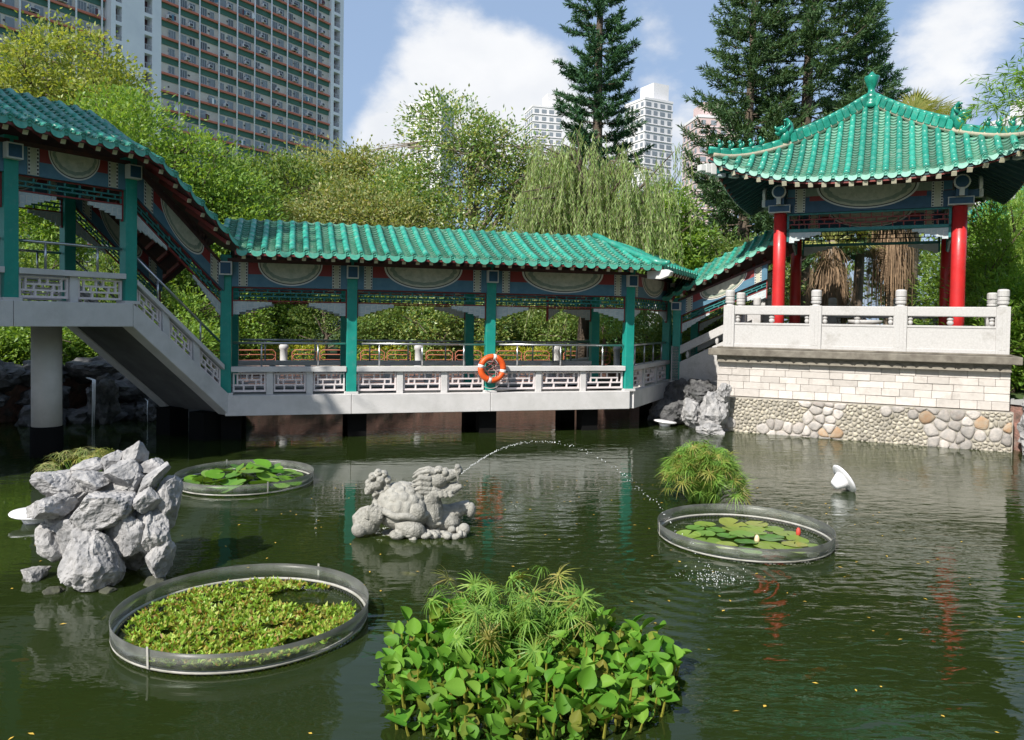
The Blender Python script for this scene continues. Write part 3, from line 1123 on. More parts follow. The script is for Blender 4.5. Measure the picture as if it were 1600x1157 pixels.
    vs += [(x, y, z - .04) for x, y, z in vs]
    for i in range(NS):
        for j in range(NY):
            a = i * (NY + 1) + j
            q = (a, a + 1, a + NY + 2, a + NY + 1)
            fs.append(q)
            fs.append(tuple(k + n1 for k in q[::-1]))
    for i in range(NS):
        for j in (0, NY):
            a = i * (NY + 1) + j
            fs.append((a, a + NY + 1, a + NY + 1 + n1, a + n1))
    roof.add(vs, fs)
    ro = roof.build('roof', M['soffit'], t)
    side = Vector((1, 0, 0))
    cache = {}
    for i in range(nrow + 1):
        s = s0 + SP * i
        def path(s):
            a = max(-ov, yb_(s))
            b = yt_(s)
            b = WD + ov if b >= yr else b
            if b - a < .15:
                return None
            n = max(3, int((b - a) / .08))
            return [(0, a + (b - a) * k / n, prof(a + (b - a) * k / n)) for k in range(n + 1)]
        def put(nm, fnm, m, s, key, smooth=True):
            me = cache.get(key)
            if me is None:
                me = cache[key] = fnm().mesh(nm, M[m], smooth)
            return link(nm, me, ro, (s, 0, zr0(s)))
        pt = path(s)
        if pt:
            k = (round(pt[0][1], 3), round(pt[-1][1], 3))
            o = put('cover_tile_row', lambda: cover_row(pt, side), 'glaze', s, ('c',) + k)
            if pt[0][1] <= -ov + .3:
                p0 = Vector(pt[0]) + Vector((0, 0, .012))
                put('end_tile', lambda: end_cap(p0 + Vector((0, -.012, .004)), side, Vector((0, -1, -.15))), 'glaze_edge', s, ('e',) + k[:1])
        sm_ = s + SP / 2
        if i < nrow:
            pm = path(sm_)
            if pm:
                k = (round(pm[0][1], 3), round(pm[-1][1], 3))
                sh = (zr0(s + SP) - zr0(s)) / SP
                put('pan_tile_row', lambda: pan_row(pm, side, SP / 2 - .035, sh), 'glaze_pan', sm_, ('p', round(sh, 2)) + k, False)
                if pm[0][1] <= -ov + .3:
                    p0 = Vector(pm[0]) + Vector((0, -.01, 0))
                    sd = Vector((1, 0, sh))
                    put('drip_tile', lambda: drip_tile(p0, sd, Vector((0, -1, 0)), SP / 2 - .03), 'glaze_edge', sm_, ('d', round(sh, 2)) + k[:1], False)
    # rafters with pale ends, fascia under the tiles
    rf = {}
    for sy in (-1, 1):
        nr = round((s1 - s0) / .29)
        for i in range(nr):
            s = s0 + (s1 - s0) * (i + .5) / nr
            if sy < 0 and (yb_(s) > -ov + .05 or yt_(s) < .2):
                continue
            if sy not in rf:
                ye = -ov if sy < 0 else WD + ov
                y2 = .1 if sy < 0 else WD - .1
                a = Vector((0, ye + (.10 if sy < 0 else -.10), prof(ye) - .115))
                b = Vector((0, y2, prof(y2) - .115))
                m = MB().bar(a, b, .075, .075, 0)
                e = (a - b).normalized()
                m.bar(a, a + e * .012, .078, .078, 1)
                rf[sy] = m.mesh('rafter', [M['rafter_red'], M['rafter_end']])
            link('rafter', rf[sy], ro, (s, 0, zr0(s)))
    for sy in (-1, 1):
        fa = MB()
        ye = -ov if sy < 0 else WD + ov
        ns = nrow
        for i in range(ns):
            a, b = s0 + SP * i, s0 + SP * (i + 1)
            if sy < 0 and (yb_((a + b) / 2) > -ov + .05 or yt_((a + b) / 2) < -ov + .15):
                continue
            ya, yb = sorted((ye + sy * .005, ye - sy * .03))
            fa.box(a, b, ya, yb, prof(ye) - .085, prof(ye) + .0, 0, lambda s, y, z: (s, y, z + zr0(s)))
        if fa.v:
            fa.build('fascia', M['rafter_red'], ro)
    t['_x'] = 0
    del t['_x']
    return t, ro, prof

def pile(t, s, y, zt, w=.40, d=.4):
    MB().box(s - w / 2, s + w / 2, y - d / 2, y + d / 2, -.6, zt).build('pile', M['pile_black'], t)

# main corridor
A = Vector((-5.84, 16.05)); dC = Vector((.9615, .2748)); nC = Vector((-.2748, .9615))
O_main = A + nC * .17 + dC * (-.144)
ANG_M = math.atan2(dC.y, dC.x)
FL = .97
T24 = math.tan(R(24.25)); T20 = math.tan(R(20.3))
colsM = [0, 2.595, 5.734, 9.21]
gm, roM, profM = gallery('covered_corridor', 'long level covered corridor with teal columns and green tiled roof over the pond', O_main, ANG_M, colsM, lambda s: FL, 1.0, [3, 3, 3],
    s_roof=(-.05, 9.21 + OV * T24), ybot=lambda s: -OV if s > OV * T20 else -s / T20 - .02,
    ytop=lambda s: 9 if s < 9.21 - WD / 2 * T24 else (9.21 - s) / T24)
for s in (.1, 2.75, 5.75, 8.3):
    pile(gm, s, .32, FL - .43)
    pile(gm, s, WD - .3, FL - .43)
# corner piece turning away from the pond
ANG_2 = ANG_M + R(48.5)
O2 = O_main + dC * 9.21
cols2 = [0, 3.75]
g2, ro2, prof2 = gallery('corner_gallery', 'short gallery bay turning the corner toward the pavilion stairs', O2, ANG_2, cols2, lambda s: FL, 1.0, [3],
    s_roof=(-OV * T24, 5.2), ytop=lambda s: 9 if s > WD / 2 * T24 else s / T24, first_col=False)
pile(g2, 3.2, .35, FL - .43)
# hip ridge between the two
m = MB()
pts = []
for k in range(9):
    y = -OV + (OV + WD / 2) * k / 8
    pts.append((9.21 - y * T24, y, profM(y) + FL + .06))
m.tube(pts, .075, 8)
m.tube([pts[0], (pts[0][0] + .10, pts[0][1] - .16, pts[0][2] + .03)], [.075, .05], 8)
m.build('hip_ridge', M['glaze'], roM, True)
MB().prism([(-.3, -.10), (.10, -.12), (.34, -.05), (.40, .04), (.26, .10), (-.3, .08)], -.06, .06).build('corner_beam_end', M['white_line'], gm, bevel=.01, loc=(9.21 + .92 * T24 - .05, -.82, FL + 2.80)).rotation_euler = (0, 0, -R(90 - 24))

# raised gallery and its stair on the left
L1 = Vector((-7.2, 14.4)); dL = Vector((.551, .835))
ANG_L = math.atan2(dL.y, dL.x)
PF, RUN = 2.84, 2.12
def zL(s):
    return PF if s <= 0 else max(FL, PF - (PF - FL) * s / RUN)
def zLroof(s):
    x = s + .05
    k = (PF - FL) / RUN * .95
    soft = .5 * (x + math.sqrt(x * x + .06)) * k
    lift = .05 * max(0, -s - 1.4) ** 1.5
    return PF - min(soft, 2.4) + lift
gl, roL, profL = gallery('raised_gallery', 'raised roofed gallery with a flight of stairs descending to the corridor', L1, ANG_L, [-6.2, -4.1, -2.04, 0, RUN], zL, .915, [2, 2, 2, 3],
    s_roof=(-6.3, RUN + .45), zroof=zLroof, ybot=lambda s: -OV if s < RUN - OV * T20 else (s - RUN) / T20 - .02, last_col=False, zr=4.05)
cp = MB().lathe([(.25, .55), (.25, PF - .43)], 28)
c_ = cp.build('round_pier', M['concrete'], gl, True, loc=(-.95, 1.05, 0))
MB().lathe([(.27, -.6), (.27, .55)], 24).build('pier_foot', M['pile_black'], c_, True)
cp = MB().lathe([(.25, -.6), (.25, PF - .43)], 28).build('round_pier', M['concrete'], gl, True, loc=(-5.2, 1.05, 0))
pile(gl, RUN - .12, .5, FL - .38, .45, .5)
pile(gl, RUN - .12, 1.7, FL - .38, .45, .5)
# stair steps
for k in range(11):
    a = RUN * k / 11
    zt = PF - (PF - FL) * (k + 1) / 11
    MB().box(a, a + RUN / 11, .222, WD - .222, zt - .14, zt + .04).build('step', M['concrete_dark'], gl)
# ------------------------------------------------------------------ pavilion
PC = Vector((9.378, 20.431)); ANG_P = R(-26)
dP = Vector((math.cos(ANG_P), math.sin(ANG_P))); nP = Vector((-dP.y, dP.x))
PZ = 2.05
g3, ro3, prof3 = gallery('stair_gallery', 'small roofed stair climbing from the corridor to the pavilion platform', PC - dP * 4.75 - nP * 1.1, ANG_P, [0, 2.5],
    lambda s: FL + min(max(s, 0), 2.1) * (PZ - FL) / 2.1, .80, [3], s_roof=(-.25, 2.75), zroof=lambda s: FL + .05 + s * .53, dado=False, rail=False, ov=.5, last_col=False, floor=False, zr=3.75)
def stair_floor():
    m = MB()
    n = 7
    for k in range(n):
        m.box(.1 + .30 * k, .1 + .30 * (k + 1) - .004, .1, WD - .1, FL - .9, FL + (PZ - FL) * (k + 1) / n)
    m.build('steps', M['concrete'], g3)
    for y in (0, WD):
        f = lambda s, yy, z: (s, yy, z + FL + (PZ - FL) * min(max(s, 0), 2.1) / 2.1)
        m = MB()
        m.box(.05, 2.1, y - .10, y + .10, -.9, .52, 0, f)
        m.box(.05, 2.1, y - .09, y + .09, .74, .98, 0, f)
        for s in (.3, 1.1, 1.9):
            m.ball(f(s, y, .63), (.05, .05, .11), 0, 8, 6)
        m.build('stair_balustrade', M['granite'], g3, bevel=.012)
        for s in (-.02, 2.14):
            z = FL + (PZ - FL) * min(max(s, 0), 2.1) / 2.1
            m = MB().box(s - .11, s + .11, y - .11, y + .11, z - .9, z + 1.02)
            m.lathe([(.10, 1.02), (.075, 1.04), (.075, 1.08), (.10, 1.10), (.10, 1.27), (.09, 1.30)], 12, (s, y, z))
            m.build('newel_post', M['granite'], g3, bevel=.01)
stair_floor()

def pavilion():
    t = thing('pavilion', 'square open pavilion with red pillars, upturned green tiled roof and granite terrace', 'pavilion', (PC.x, PC.y, 0), ANG_P)
    X0, X1, YF, YB = -3.24, 2.93, -3.07, 3.4
    # ---- terrace: solid core, ledge slabs, stone blocks, rubble foot
    core = MB().box(X0 + .09, X1 - .09, YF + .09, YB, -.6, 1.8, 0).build('terrace_core', M['mortar_wall'], t)
    MB().box(X0 - .18, X1 + .18, YF - .27, YB + .1, 1.862, 2.03).build('ledge', M['granite_ledge'], t, bevel=.02)
    MB().box(X0 - .02, X1 + .02, YF - .02, YB, 2.032, PZ + .02).build('terrace_floor', M['granite_ledge'], t, bevel=.01)
    rr = random.Random(11)
    bands = MB()
    n = 18
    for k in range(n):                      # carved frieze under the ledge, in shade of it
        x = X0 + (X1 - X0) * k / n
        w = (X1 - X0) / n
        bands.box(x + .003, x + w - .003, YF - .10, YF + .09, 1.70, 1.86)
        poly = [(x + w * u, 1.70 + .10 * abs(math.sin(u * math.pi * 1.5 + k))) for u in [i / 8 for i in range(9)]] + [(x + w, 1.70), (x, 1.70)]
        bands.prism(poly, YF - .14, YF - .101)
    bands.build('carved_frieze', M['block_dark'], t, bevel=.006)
    # coursed blocks on the front and on the two sides
    zs = [.86, 1.05, 1.22, 1.375, 1.53, 1.70]
    for ci in range(len(zs) - 1):
        x = X0
        while x < X1 - .01:
            w = min(rr.uniform(.26, .62), X1 - x)
            if X1 - x - w < .15:
                w = X1 - x
            d = rr.uniform(-.012, .012)
            MB().box(x + .0025, x + w - .0025, YF + d, YF + .10, zs[ci] + .0025, zs[ci + 1] - .0025).build('stone_block', M['block_stone'], t, bevel=.008)
            x += w
        for sx, xf in ((-1, X0), (1, X1)):
            y = YF + .12
            while y < YB - .2:
                w = rr.uniform(.4, .7)
                d = rr.uniform(-.008, .012)
                a, b = sorted((xf + sx * d, xf - sx * .10))
                MB().box(a, b, y + .004, y + w - .004, zs[ci] + .004, zs[ci + 1] - .004).build('stone_block', M['block_stone'], t, bevel=.008)
                y += w
    # rubble foot: large flat stones with beds of cobbles between
    MB().box(X0 - .06, X1 + .06, YF - .12, YF + .09, -.6, .845).build('rubble_backing', M['mortar_wall'], t)
    # irregular stones fitted together: cells of a point set, coarse in some stretches, cobble-sized in others
    pts, tries = [], 0
    WX0, WX1, WZ0, WZ1 = X0 - .05, X1 + .05, -.12, .84
    def spacing(x, z):
        f = math.sin(x * 2.3 + .6) + .6 * math.sin(x * 5.1 + 2) + .5 * math.sin(z * 5 + x)
        return .075 if f > .1 else .20
    while tries < 26000:
        tries += 1
        x, z = rr.uniform(WX0, WX1), rr.uniform(WZ0, WZ1)
        d = spacing(x, z) * rr.uniform(.85, 1.15)
        if all((x - a) ** 2 + (z - b) ** 2 > ((d + e) * .5) ** 2 for a, b, e in pts):
            pts.append((x, z, d))
    cob = MB()
    for i, (x, z, d) in enumerate(pts):
        poly = [(WX0, WZ0), (WX1, WZ0), (WX1, WZ1), (WX0, WZ1)]
        for j, (u, v, e) in enumerate(pts):
            if j == i or abs(u - x) > .75 or abs(v - z) > .75:
                continue
            nx_, nz_ = u - x, v - z
            L2 = nx_ * nx_ + nz_ * nz_
            w = .5 + .5 * (d * d - e * e) / max(L2, 1e-6) * .5
            w = min(max(w, .2), .8)
            cxx, czz = x + nx_ * w, z + nz_ * w
            out_ = []
            for k in range(len(poly)):
                p0, p1 = poly[k], poly[(k + 1) % len(poly)]
                s0 = (p0[0] - cxx) * nx_ + (p0[1] - czz) * nz_
                s1 = (p1[0] - cxx) * nx_ + (p1[1] - czz) * nz_
                if s0 <= 0:
                    out_.append(p0)
                if s0 * s1 < 0:
                    f = s0 / (s0 - s1)
                    out_.append((p0[0] + (p1[0] - p0[0]) * f, p0[1] + (p1[1] - p0[1]) * f))
            poly = out_
            if len(poly) < 3:
                break
        if len(poly) < 3:
            continue
        gx = sum(p[0] for p in poly) / len(poly)
        gz = sum(p[1] for p in poly) / len(poly)
        # round the corners, shrink for the joint
        pr = []
        n_ = len(poly)
        for k in range(n_):
            p0, p1, p2 = poly[k - 1], poly[k], poly[(k + 1) % n_]
            pr.append((p1[0] * .74 + p0[0] * .26, p1[1] * .74 + p0[1] * .26))
            pr.append((p1[0] * .74 + p2[0] * .26, p1[1] * .74 + p2[1] * .26))
        big_ = d > .13
        sh = (.95 if big_ else .88)
        dep = rr.uniform(.03, .06) if big_ else rr.uniform(.022, .04)
        lev = ((1.0, .03), (1.0, -.35 * dep), (.90, -.8 * dep), (.55, -dep)) if big_ else ((1.0, .03), (.92, -.55 * dep), (.55, -dep))
        ring, fs = [], []
        N = len(pr)
        for sc_, yy in lev:
            for (px, pz) in pr:
                ring.append((gx + (px - gx) * sh * sc_, YF - .12 + yy + .004 * math.sin(px * 40 + pz * 31), gz + (pz - gz) * sh * sc_))
        for l in range(len(lev) - 1):
            for k in range(N):
                fs.append((l * N + k, l * N + (k + 1) % N, (l + 1) * N + (k + 1) % N, (l + 1) * N + k))
        fs.append(tuple((len(lev) - 1) * N + k for k in range(N)))
        if big_:
            MB().add(ring, fs).build('rubble_stone', M['rubble_b'] if rr.random() < .13 else M['rubble_a'], t, True)
        else:
            cob.add(ring, fs)
    o = cob.build('cobbles', M['pebble'], t, True)
    o['kind'] = 'stuff'
    # ---- granite balustrade
    def post(x, y):
        m = MB().box(x - .13, x + .13, y - .13, y + .13, PZ, 3.10)
        for sx in (-1, 1):
            m.box(x + sx * .04 - .025, x + sx * .04 + .025, y - .136, y - .128, PZ + .1, 2.98)
        m.lathe([(.10, 3.10), (.085, 3.115), (.085, 3.14), (.115, 3.16), (.115, 3.20), (.10, 3.215), (.115, 3.23), (.115, 3.29), (.10, 3.305), (.118, 3.32), (.118, 3.44), (.10, 3.47), (.06, 3.48)], 16, (x, y, 0))
        m.build('baluster_post', M['granite'], t, bevel=.012)
    def panel(xa, ya, xb, yb):
        v = Vector((xb - xa, yb - ya, 0))
        L = v.length
        e = v.normalized()
        n = Vector((-e.y, e.x, 0))
        o = Vector((xa, ya, 0))
        fn = lambda s, y, z: tuple(o + e * s + n * y + Vector((0, 0, z)))
        MB().box(.12, L - .12, -.085, .085, PZ + .02, 2.66, 0, fn).box(.12, L - .12, -.10, .10, 2.62, 2.67, 0, fn).box(.11, L - .11, -.1, .1, PZ + .015, PZ + .10, 0, fn).build('balustrade_panel', M['granite'], t, bevel=.008)
        rl = MB().box(.12, L - .12, -.095, .095, 2.87, 3.09, 0, fn)
        rl.build('top_rail', M['granite'], t, bevel=.02)
        for s, w in ((.20, .055), (L / 2, .07), (L - .20, .055)):
            b = MB()
            b.ball(fn(s, 0, 2.73), (w, .06, .06), 0, 10, 6)
            b.ball(fn(s, 0, 2.82), (w * 1.05, .06, .055), 0, 10, 6)
            b.build('cloud_baluster', M['granite'], t, True)
        for s in (.12, L - .145):
            MB().box(s, s + .025, -.08, .08, 2.665, 2.875, 0, fn).build('end_upright', M['granite'], t)
    yl = -2.82
    xs = [-3.01, -1.0, .80, 2.78]
    for x in xs:
        post(x, yl)
    for a, b in zip(xs, xs[1:]):
        panel(a, yl, b, yl)
    for (a, b) in (((2.78, yl), (2.78, -.9)), ((2.78, -.9), (2.78, 1.1)), ((2.78, 1.1), (2.78, 3.1)), ((2.78, 3.1), (.8, 3.1)), ((.8, 3.1), (-1.0, 3.1)), ((-1.0, 3.1), (-3.01, 3.1)), ((-3.01, yl), (-3.01, -1.25)), ((-3.01, 1.25), (-3.01, 3.1))):
        panel(*a, *b)
    for x, y in ((2.78, -.9), (2.78, 1.1), (2.78, 3.1), (.8, 3.1), (-1.0, 3.1), (-3.01, 3.1), (-3.01, -1.25), (-3.01, 1.25)):
        post(x, y)
    # ---- pillars
    PH = 1.97
    for sx in (-1, 1):
        for sy in (-1, 1):
            p = MB().lathe([(.156, PZ + .16), (.158, 2.9), (.154, 4.0), (.157, 5.50)], 28).build('pillar', M['pillar_red'], t, True, loc=(sx * PH, sy * PH, 0))
            MB().lathe([(.25, PZ + .01), (.27, PZ + .06), (.25, PZ + .12), (.20, PZ + .165)], 24).build('pillar_base', M['granite'], p, True)
            # bracket head: blue with white outline, round boss on top
            m = MB()
            m.box(-.26, .26, -.26, .26, 5.44, 5.62, 0)
            m.box(-.24, .24, -.266, .266, 5.46, 5.60, 1)
            m.box(-.266, .266, -.24, .24, 5.46, 5.60, 1)
            m.box(-.12, .12, -.36, .36, 5.62, 5.78, 1)
            m.box(-.36, .36, -.12, .12, 5.625, 5.785, 1)
            for dx, dy in ((sx, 0), (0, sy)):
                ax = Vector((dx, dy, 0)).to_track_quat('Z', 'Y').to_matrix()
                m.lathe([(.17, 0), (.17, .05), (.145, .052), (.14, .07)], 18, Vector((dx * .36, dy * .36, 5.93)), 0, ax)
                m.lathe([(.135, .071), (.13, .078)], 18, Vector((dx * .36, dy * .36, 5.93)), 1, ax)
                m.box(dx * .37 - .05 - .03 * abs(dx), dx * .37 + .05 + .03 * abs(dx), dy * .37 - .05 - .03 * abs(dy), dy * .37 + .05 + .03 * abs(dy), 5.62, 5.80, 0)
            m.build('bracket_head', [M['white_line'], M['deep_blue']], p)
    # ---- lintels, friezes, spandrels on the four sides
    for k in range(4):
        Rm = Matrix.Rotation(k * math.pi / 2, 3, 'Z')
        fn = lambda x, y, z, Rm=Rm: tuple(Rm @ Vector((x, y, z)))
        y = -PH
        a, b = -PH + .17, PH - .17
        lt = MB().box(a, b, y - .10, y + .10, 5.42, 5.80, 0, fn).box(a, b, y - .095, y + .095, 5.815, 6.02, 1, fn).build('lintel', [M['deep_blue'], M['blue_paint']], t)
        MB().box(a, b, y - .085, y + .085, 5.80, 5.815, 0, fn).build('lintel_strip', M['red_trim'], lt)
        for sy in (-1, 1):
            yy = y + sy * .10
            dpn = MB()
            ya, yb = sorted((yy + sy * .0002, yy + sy * .0008))
            dpn.box(a + .52, b - .52, ya, yb, 5.70, 5.82, 4, fn)
            dpn.box(a + .42, b - .42, ya, yb, 5.82, 6.018, 2, fn)
            arch_paint(dpn, 0, 1.12, 6.015, .55, yy, fn, sy)
            for x in (a + .18, b - .18 - .24):
                dotted_panel(dpn, x, x + .24, 5.43, 6.012, yy, fn, sy)
            dpn.build('painted_panel', [M['white_line'], M['cream'], M['grey_green'], M['black_ink'], M['red_trim'], M['scene_paint']], lt)
        fz = MB()
        fz.box(a, b, y - .045, y + .045, 5.375, 5.415, 2, fn)
        fz.box(a, b, y - .045, y + .045, 4.955, 5.03, 2, fn)
        fz.box(a, a + .05, y - .045, y + .045, 4.72, 5.375, 2, fn)
        fz.box(b - .05, b, y - .045, y + .045, 4.72, 5.375, 2, fn)
        frieze_bars(fz, a + .05, b - .05, 5.03, 5.375, y - .018, y + .018, fn, 0, .024)
        fz.build('frieze_lattice', [M['red_trim'] if k != 2 else M['black_ink'], M['red_trim'], M['teal_dark']], t)
        for xx, sg in ((a + .05, 1), (b - .05, -1)):
            fb = MB()
            fret(fb, xx, sg, 4.953, .26, .75, y - .02, y + .02, fn)
            fb.build('fret_bracket', [M['fret_grey'], M['white_line']], t)
        MB().box(-PH, PH, y - .14, y + .14, 6.02, 6.12, 0, fn).build('purlin', M['soffit'], t)
    # ---- roof
    EM = 3.25
    def er(tt):
        return EM + .25 * (abs(tt) / 3.5) ** 3
    def zp(r, tt):
        u = max(0, 1 - r / EM)
        z = 6.06 + 2.42 * u ** 1.33 - max(0, r - EM) * .25
        return z + .70 * (max(r, .01) / 3.5) ** 1.4 * (min(abs(tt) / max(r, .01), 1)) ** 3
    roof = None
    NR = 25
    emax = 3.5
    faces = []
    deck = MB()
    for k in range(4):
        Rm = Matrix.Rotation(k * math.pi / 2, 3, 'Z')
        NT, NRR = 28, 14
        top, bot = [], []
        for i in range(NT + 1):
            w = -1 + 2 * i / NT
            for j in range(NRR + 1):
                q = j / NRR
                r = .05 + (er(w * emax) - .05) * q
                v = Rm @ Vector((w * r, -r, zp(r, w * r) - .06))
                top.append(v)
                bot.append(v - Vector((0, 0, .05)))
        fs = []
        n1 = len(top)
        for i in range(NT):
            for j in range(NRR):
                a = i * (NRR + 1) + j
                q = (a, a + 1, a + NRR + 2, a + NRR + 1)
                fs.append(q)
                fs.append(tuple(x + n1 for x in q[::-1]))
            a = i * (NRR + 1) + NRR
            fs.append((a, a + NRR + 1, a + NRR + 1 + n1, a + n1))
        deck.add(top + bot, fs)
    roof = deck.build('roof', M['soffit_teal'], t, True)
    for k in range(4):
        Rm = Matrix.Rotation(k * math.pi / 2, 3, 'Z')
        side = Rm @ Vector((1, 0, 0))
        outd = Rm @ Vector((0, -1, 0))
        SPp = 2 * 3.4 / NR
        for i in range(NR + 1):
            tt = -3.4 + SPp * i
            re = er(tt)
            if abs(tt) < re - .12:
                r0 = max(abs(tt) + .02, .1)
                n = max(3, int((re - r0) / .1))
                pth = [Rm @ Vector((tt, -(re + (r0 - re) * j / n), zp(re + (r0 - re) * j / n, tt))) for j in range(n + 1)]
                cover_row(pth, side, .070, .3).build('cover_tile_row', M['glaze'], roof, True)
                end_cap(pth[0] + outd * .012 + Vector((0, 0, .016)), side, outd + Vector((0, 0, -.12)), .068).build('end_tile', M['glaze_edge'], roof, True)
            tm = tt + SPp / 2
            if i < NR and abs(tm) < er(tm) - .12:
                re = er(tm)
                r0 = max(abs(tm) + .02, .1)
                n = max(3, int((re - r0) / .1))
                pth = [Rm @ Vector((tm, -(re + (r0 - re) * j / n), zp(re + (r0 - re) * j / n, tm))) for j in range(n + 1)]
                za, zb = zp(re, tm - .1), zp(re, tm + .1)
                pan_row(pth, side, SPp / 2 - .04, (zb - za) / .2).build('pan_tile_row', M['glaze_pan'], roof)
                sd = (side + Vector((0, 0, (zb - za) / .2)))
                drip_tile(pth[0] + outd * .01, sd, outd, SPp / 2 - .03, .11).build('drip_tile', M['glaze_edge'], roof)
        # fascia and rafters
        fa = MB()
        NF_ = 40
        for i in range(NF_):
            qs = []
            for w in (-1 + 2 * i / NF_, -1 + 2 * (i + 1) / NF_):
                tt = w * emax * .985
                re = er(tt) - .02
                qs.append((Rm @ Vector((tt, -re, zp(re, tt))), Rm @ Vector((tt, -re + .05, zp(re, tt)))))
            vs = []
            for (a, b) in qs:
                for q in (a, b):
                    vs += [q + Vector((0, 0, -.16)), q + Vector((0, 0, -.015))]
            fa.add(vs, [(0, 1, 5, 4), (2, 6, 7, 3), (0, 4, 6, 2), (1, 3, 7, 5)])
        fa.build('fascia', M['rafter_red'], roof)
        nr = 23
        for i in range(nr):
            tt = -3.2 + 6.4 * i / (nr - 1)
            re = er(tt) - .06
            rin = 1.95
            tin = tt if abs(tt) < 1.9 else math.copysign(1.9 + (abs(tt) - 1.9) * .15, tt)
            a = Rm @ Vector((tt, -re - .03, zp(re, tt) - .19))
            b = Rm @ Vector((tin, -rin, zp(rin, tin) - .19))
            m = MB().bar(a, b, .10, .10, 0)
            e = (a - b).normalized()
            m.bar(a, a + e * .014, .105, .105, 1)
            m.build('rafter', [M['soffit_teal'], M['rafter_end']], roof)
        # hip ridge: glazed blocks with pale joints, beast, lower ridge with small figures
        def hp(e, up=0):
            return Rm @ Vector((-e, -e, zp(e, e) + up))
        hips = [.12 + 1.72 * q / 12 for q in range(13)]
        hr = MB()
        pl_ = [hp(e, .06) for e in [.05 + 3.36 * q / 40 for q in range(41)]]
        hr.tube(pl_, .07, 8)
        hr.build('hip_ridge', M['mortar'], roof, True)
        for a, b in zip(hips, hips[1:]):
            p, q = hp(a + .008, .19), hp(b - .008, .19)
            m = MB().bar(p, q, .17, .22)
            m.build('ridge_block', M['glaze'], roof, bevel=.012)
            m = MB().tube([p + Vector((0, 0, .12)), q + Vector((0, 0, .12))], .062, 8).build('ridge_cap', M['glaze'], roof, True)
        low = [1.98 + 1.5 * q / 7 for q in range(8)]
        for a, b in zip(low, low[1:]):
            m = MB().bar(hp(a + .006, .13), hp(b - .006, .13), .12, .12)
            m.build('ridge_block', M['glaze'], roof, bevel=.01)
            MB().tube([hp(a + .006, .20), hp(b - .006, .20)], .05, 8).build('ridge_cap', M['glaze'], roof, True)
        # dragon-head ornament
        tg = (hp(2.4) - hp(1.4)).normalized()
        tg.z = 0
        tg.normalize()
        sd = Vector((-tg.y, tg.x, 0))
        c = hp(1.92, .22)
        B = MB()
        def loc(u, z, w=0):
            return c + tg * u + Vector((0, 0, z)) + sd * w
        B.ball(loc(0, .05), (.13, .13, .2), 0, 10, 8)
        B.ball(loc(.10, .20), (.13, .13, .10), 0, 10, 8)
        B.tube([loc(.14, .24), loc(.25, .22), loc(.31, .29)], [.075, .05, .02], 8)
        B.tube([loc(.14, .12), loc(.24, .11), loc(.29, .15)], [.06, .04, .02], 8)
        for w in (-.07, .07):
            B.ball(loc(.14, .28, w), .035, 0, 8, 6)
            B.tube([loc(.02, .25, w), loc(-.08, .36, w * 1.2), loc(-.05, .46, w * 1.3)], [.035, .03, .01], 6)
        B.tube([loc(-.08, .05), loc(-.16, .22), loc(-.14, .38), loc(-.03, .50), loc(.05, .47)], [.09, .10, .085, .05, .015], 8)
        for q in range(4):
            B.ball(loc(-.2 + .02 * q, .08 + .09 * q), (.05, .03, .05), 0, 8, 6)
        B.build('dragon_ornament', M['glaze_dark'], roof, True)
        for q in range(5):
            e = 2.42 + .21 * q
            c2 = hp(e, .24)
            B = MB()
            B.ball(c2 + Vector((0, 0, .06)), (.055, .055, .08), 0, 8, 6)
            B.ball(c2 + Vector((0, 0, .16)) + tg * .03, (.042, .042, .05), 0, 8, 6)
            B.tube([c2 + tg * .02 + Vector((0, 0, .17)), c2 + tg * .09 + Vector((0, 0, .15))], [.03, .012], 6)
            B.tube([c2 - tg * .04 + Vector((0, 0, .04)), c2 - tg * .09 + Vector((0, 0, .12)), c2 - tg * .06 + Vector((0, 0, .18))], [.03, .022, .008], 6)
            B.build('ridge_figure', M['glaze_dark'], roof, True)
        # corner beam under the hip with white painted snout
        cb = MB()
        p, q = hp(1.97, -.34), hp(3.36, -.30)
        cb.bar(p, q, .17, .22, 0)
        for u, w_, h_ in ((0, .20, .26), (.16, .19, .22), (.32, .17, .15)):
            a = q + tg * u * .9 + Vector((0, 0, .03 * u))
            cb.bar(a, a + tg * .15, w_, h_, 1)
        for u in range(4):
            a = hp(2.35 + .27 * u, -.50 + .03 * u)
            cb.bar(a, a + tg * .22, .14, .10, 2)
        cb.build('corner_beam', [M['teal_dark'], M['white_line'], M['fret_grey']], roof, bevel=.012)
    MB().lathe([(.26, 8.36), (.25, 8.50), (.17, 8.56), (.20, 8.62), (.19, 8.72), (.10, 8.78), (.085, 8.86), (.10, 8.90), (.15, 9.02), (.19, 9.16), (.185, 9.20), (.10, 9.215), (.09, 9.25), (.02, 9.33)], 20).build('finial', M['glaze_dark'], roof, True)
    # simple stone table and stools on the floor
    for ang in (0,):
        m = MB().lathe([(.16, PZ + .02), (.14, PZ + .6), (.42, PZ + .66), (.42, PZ + .74)], 20)
        tb = m.build('stone_table', M['granite'], None, True, loc=(PC.x, PC.y, 0))
        tag(tb, 'round stone table standing in the middle of the pavilion', 'table')
    return t
pavilion()
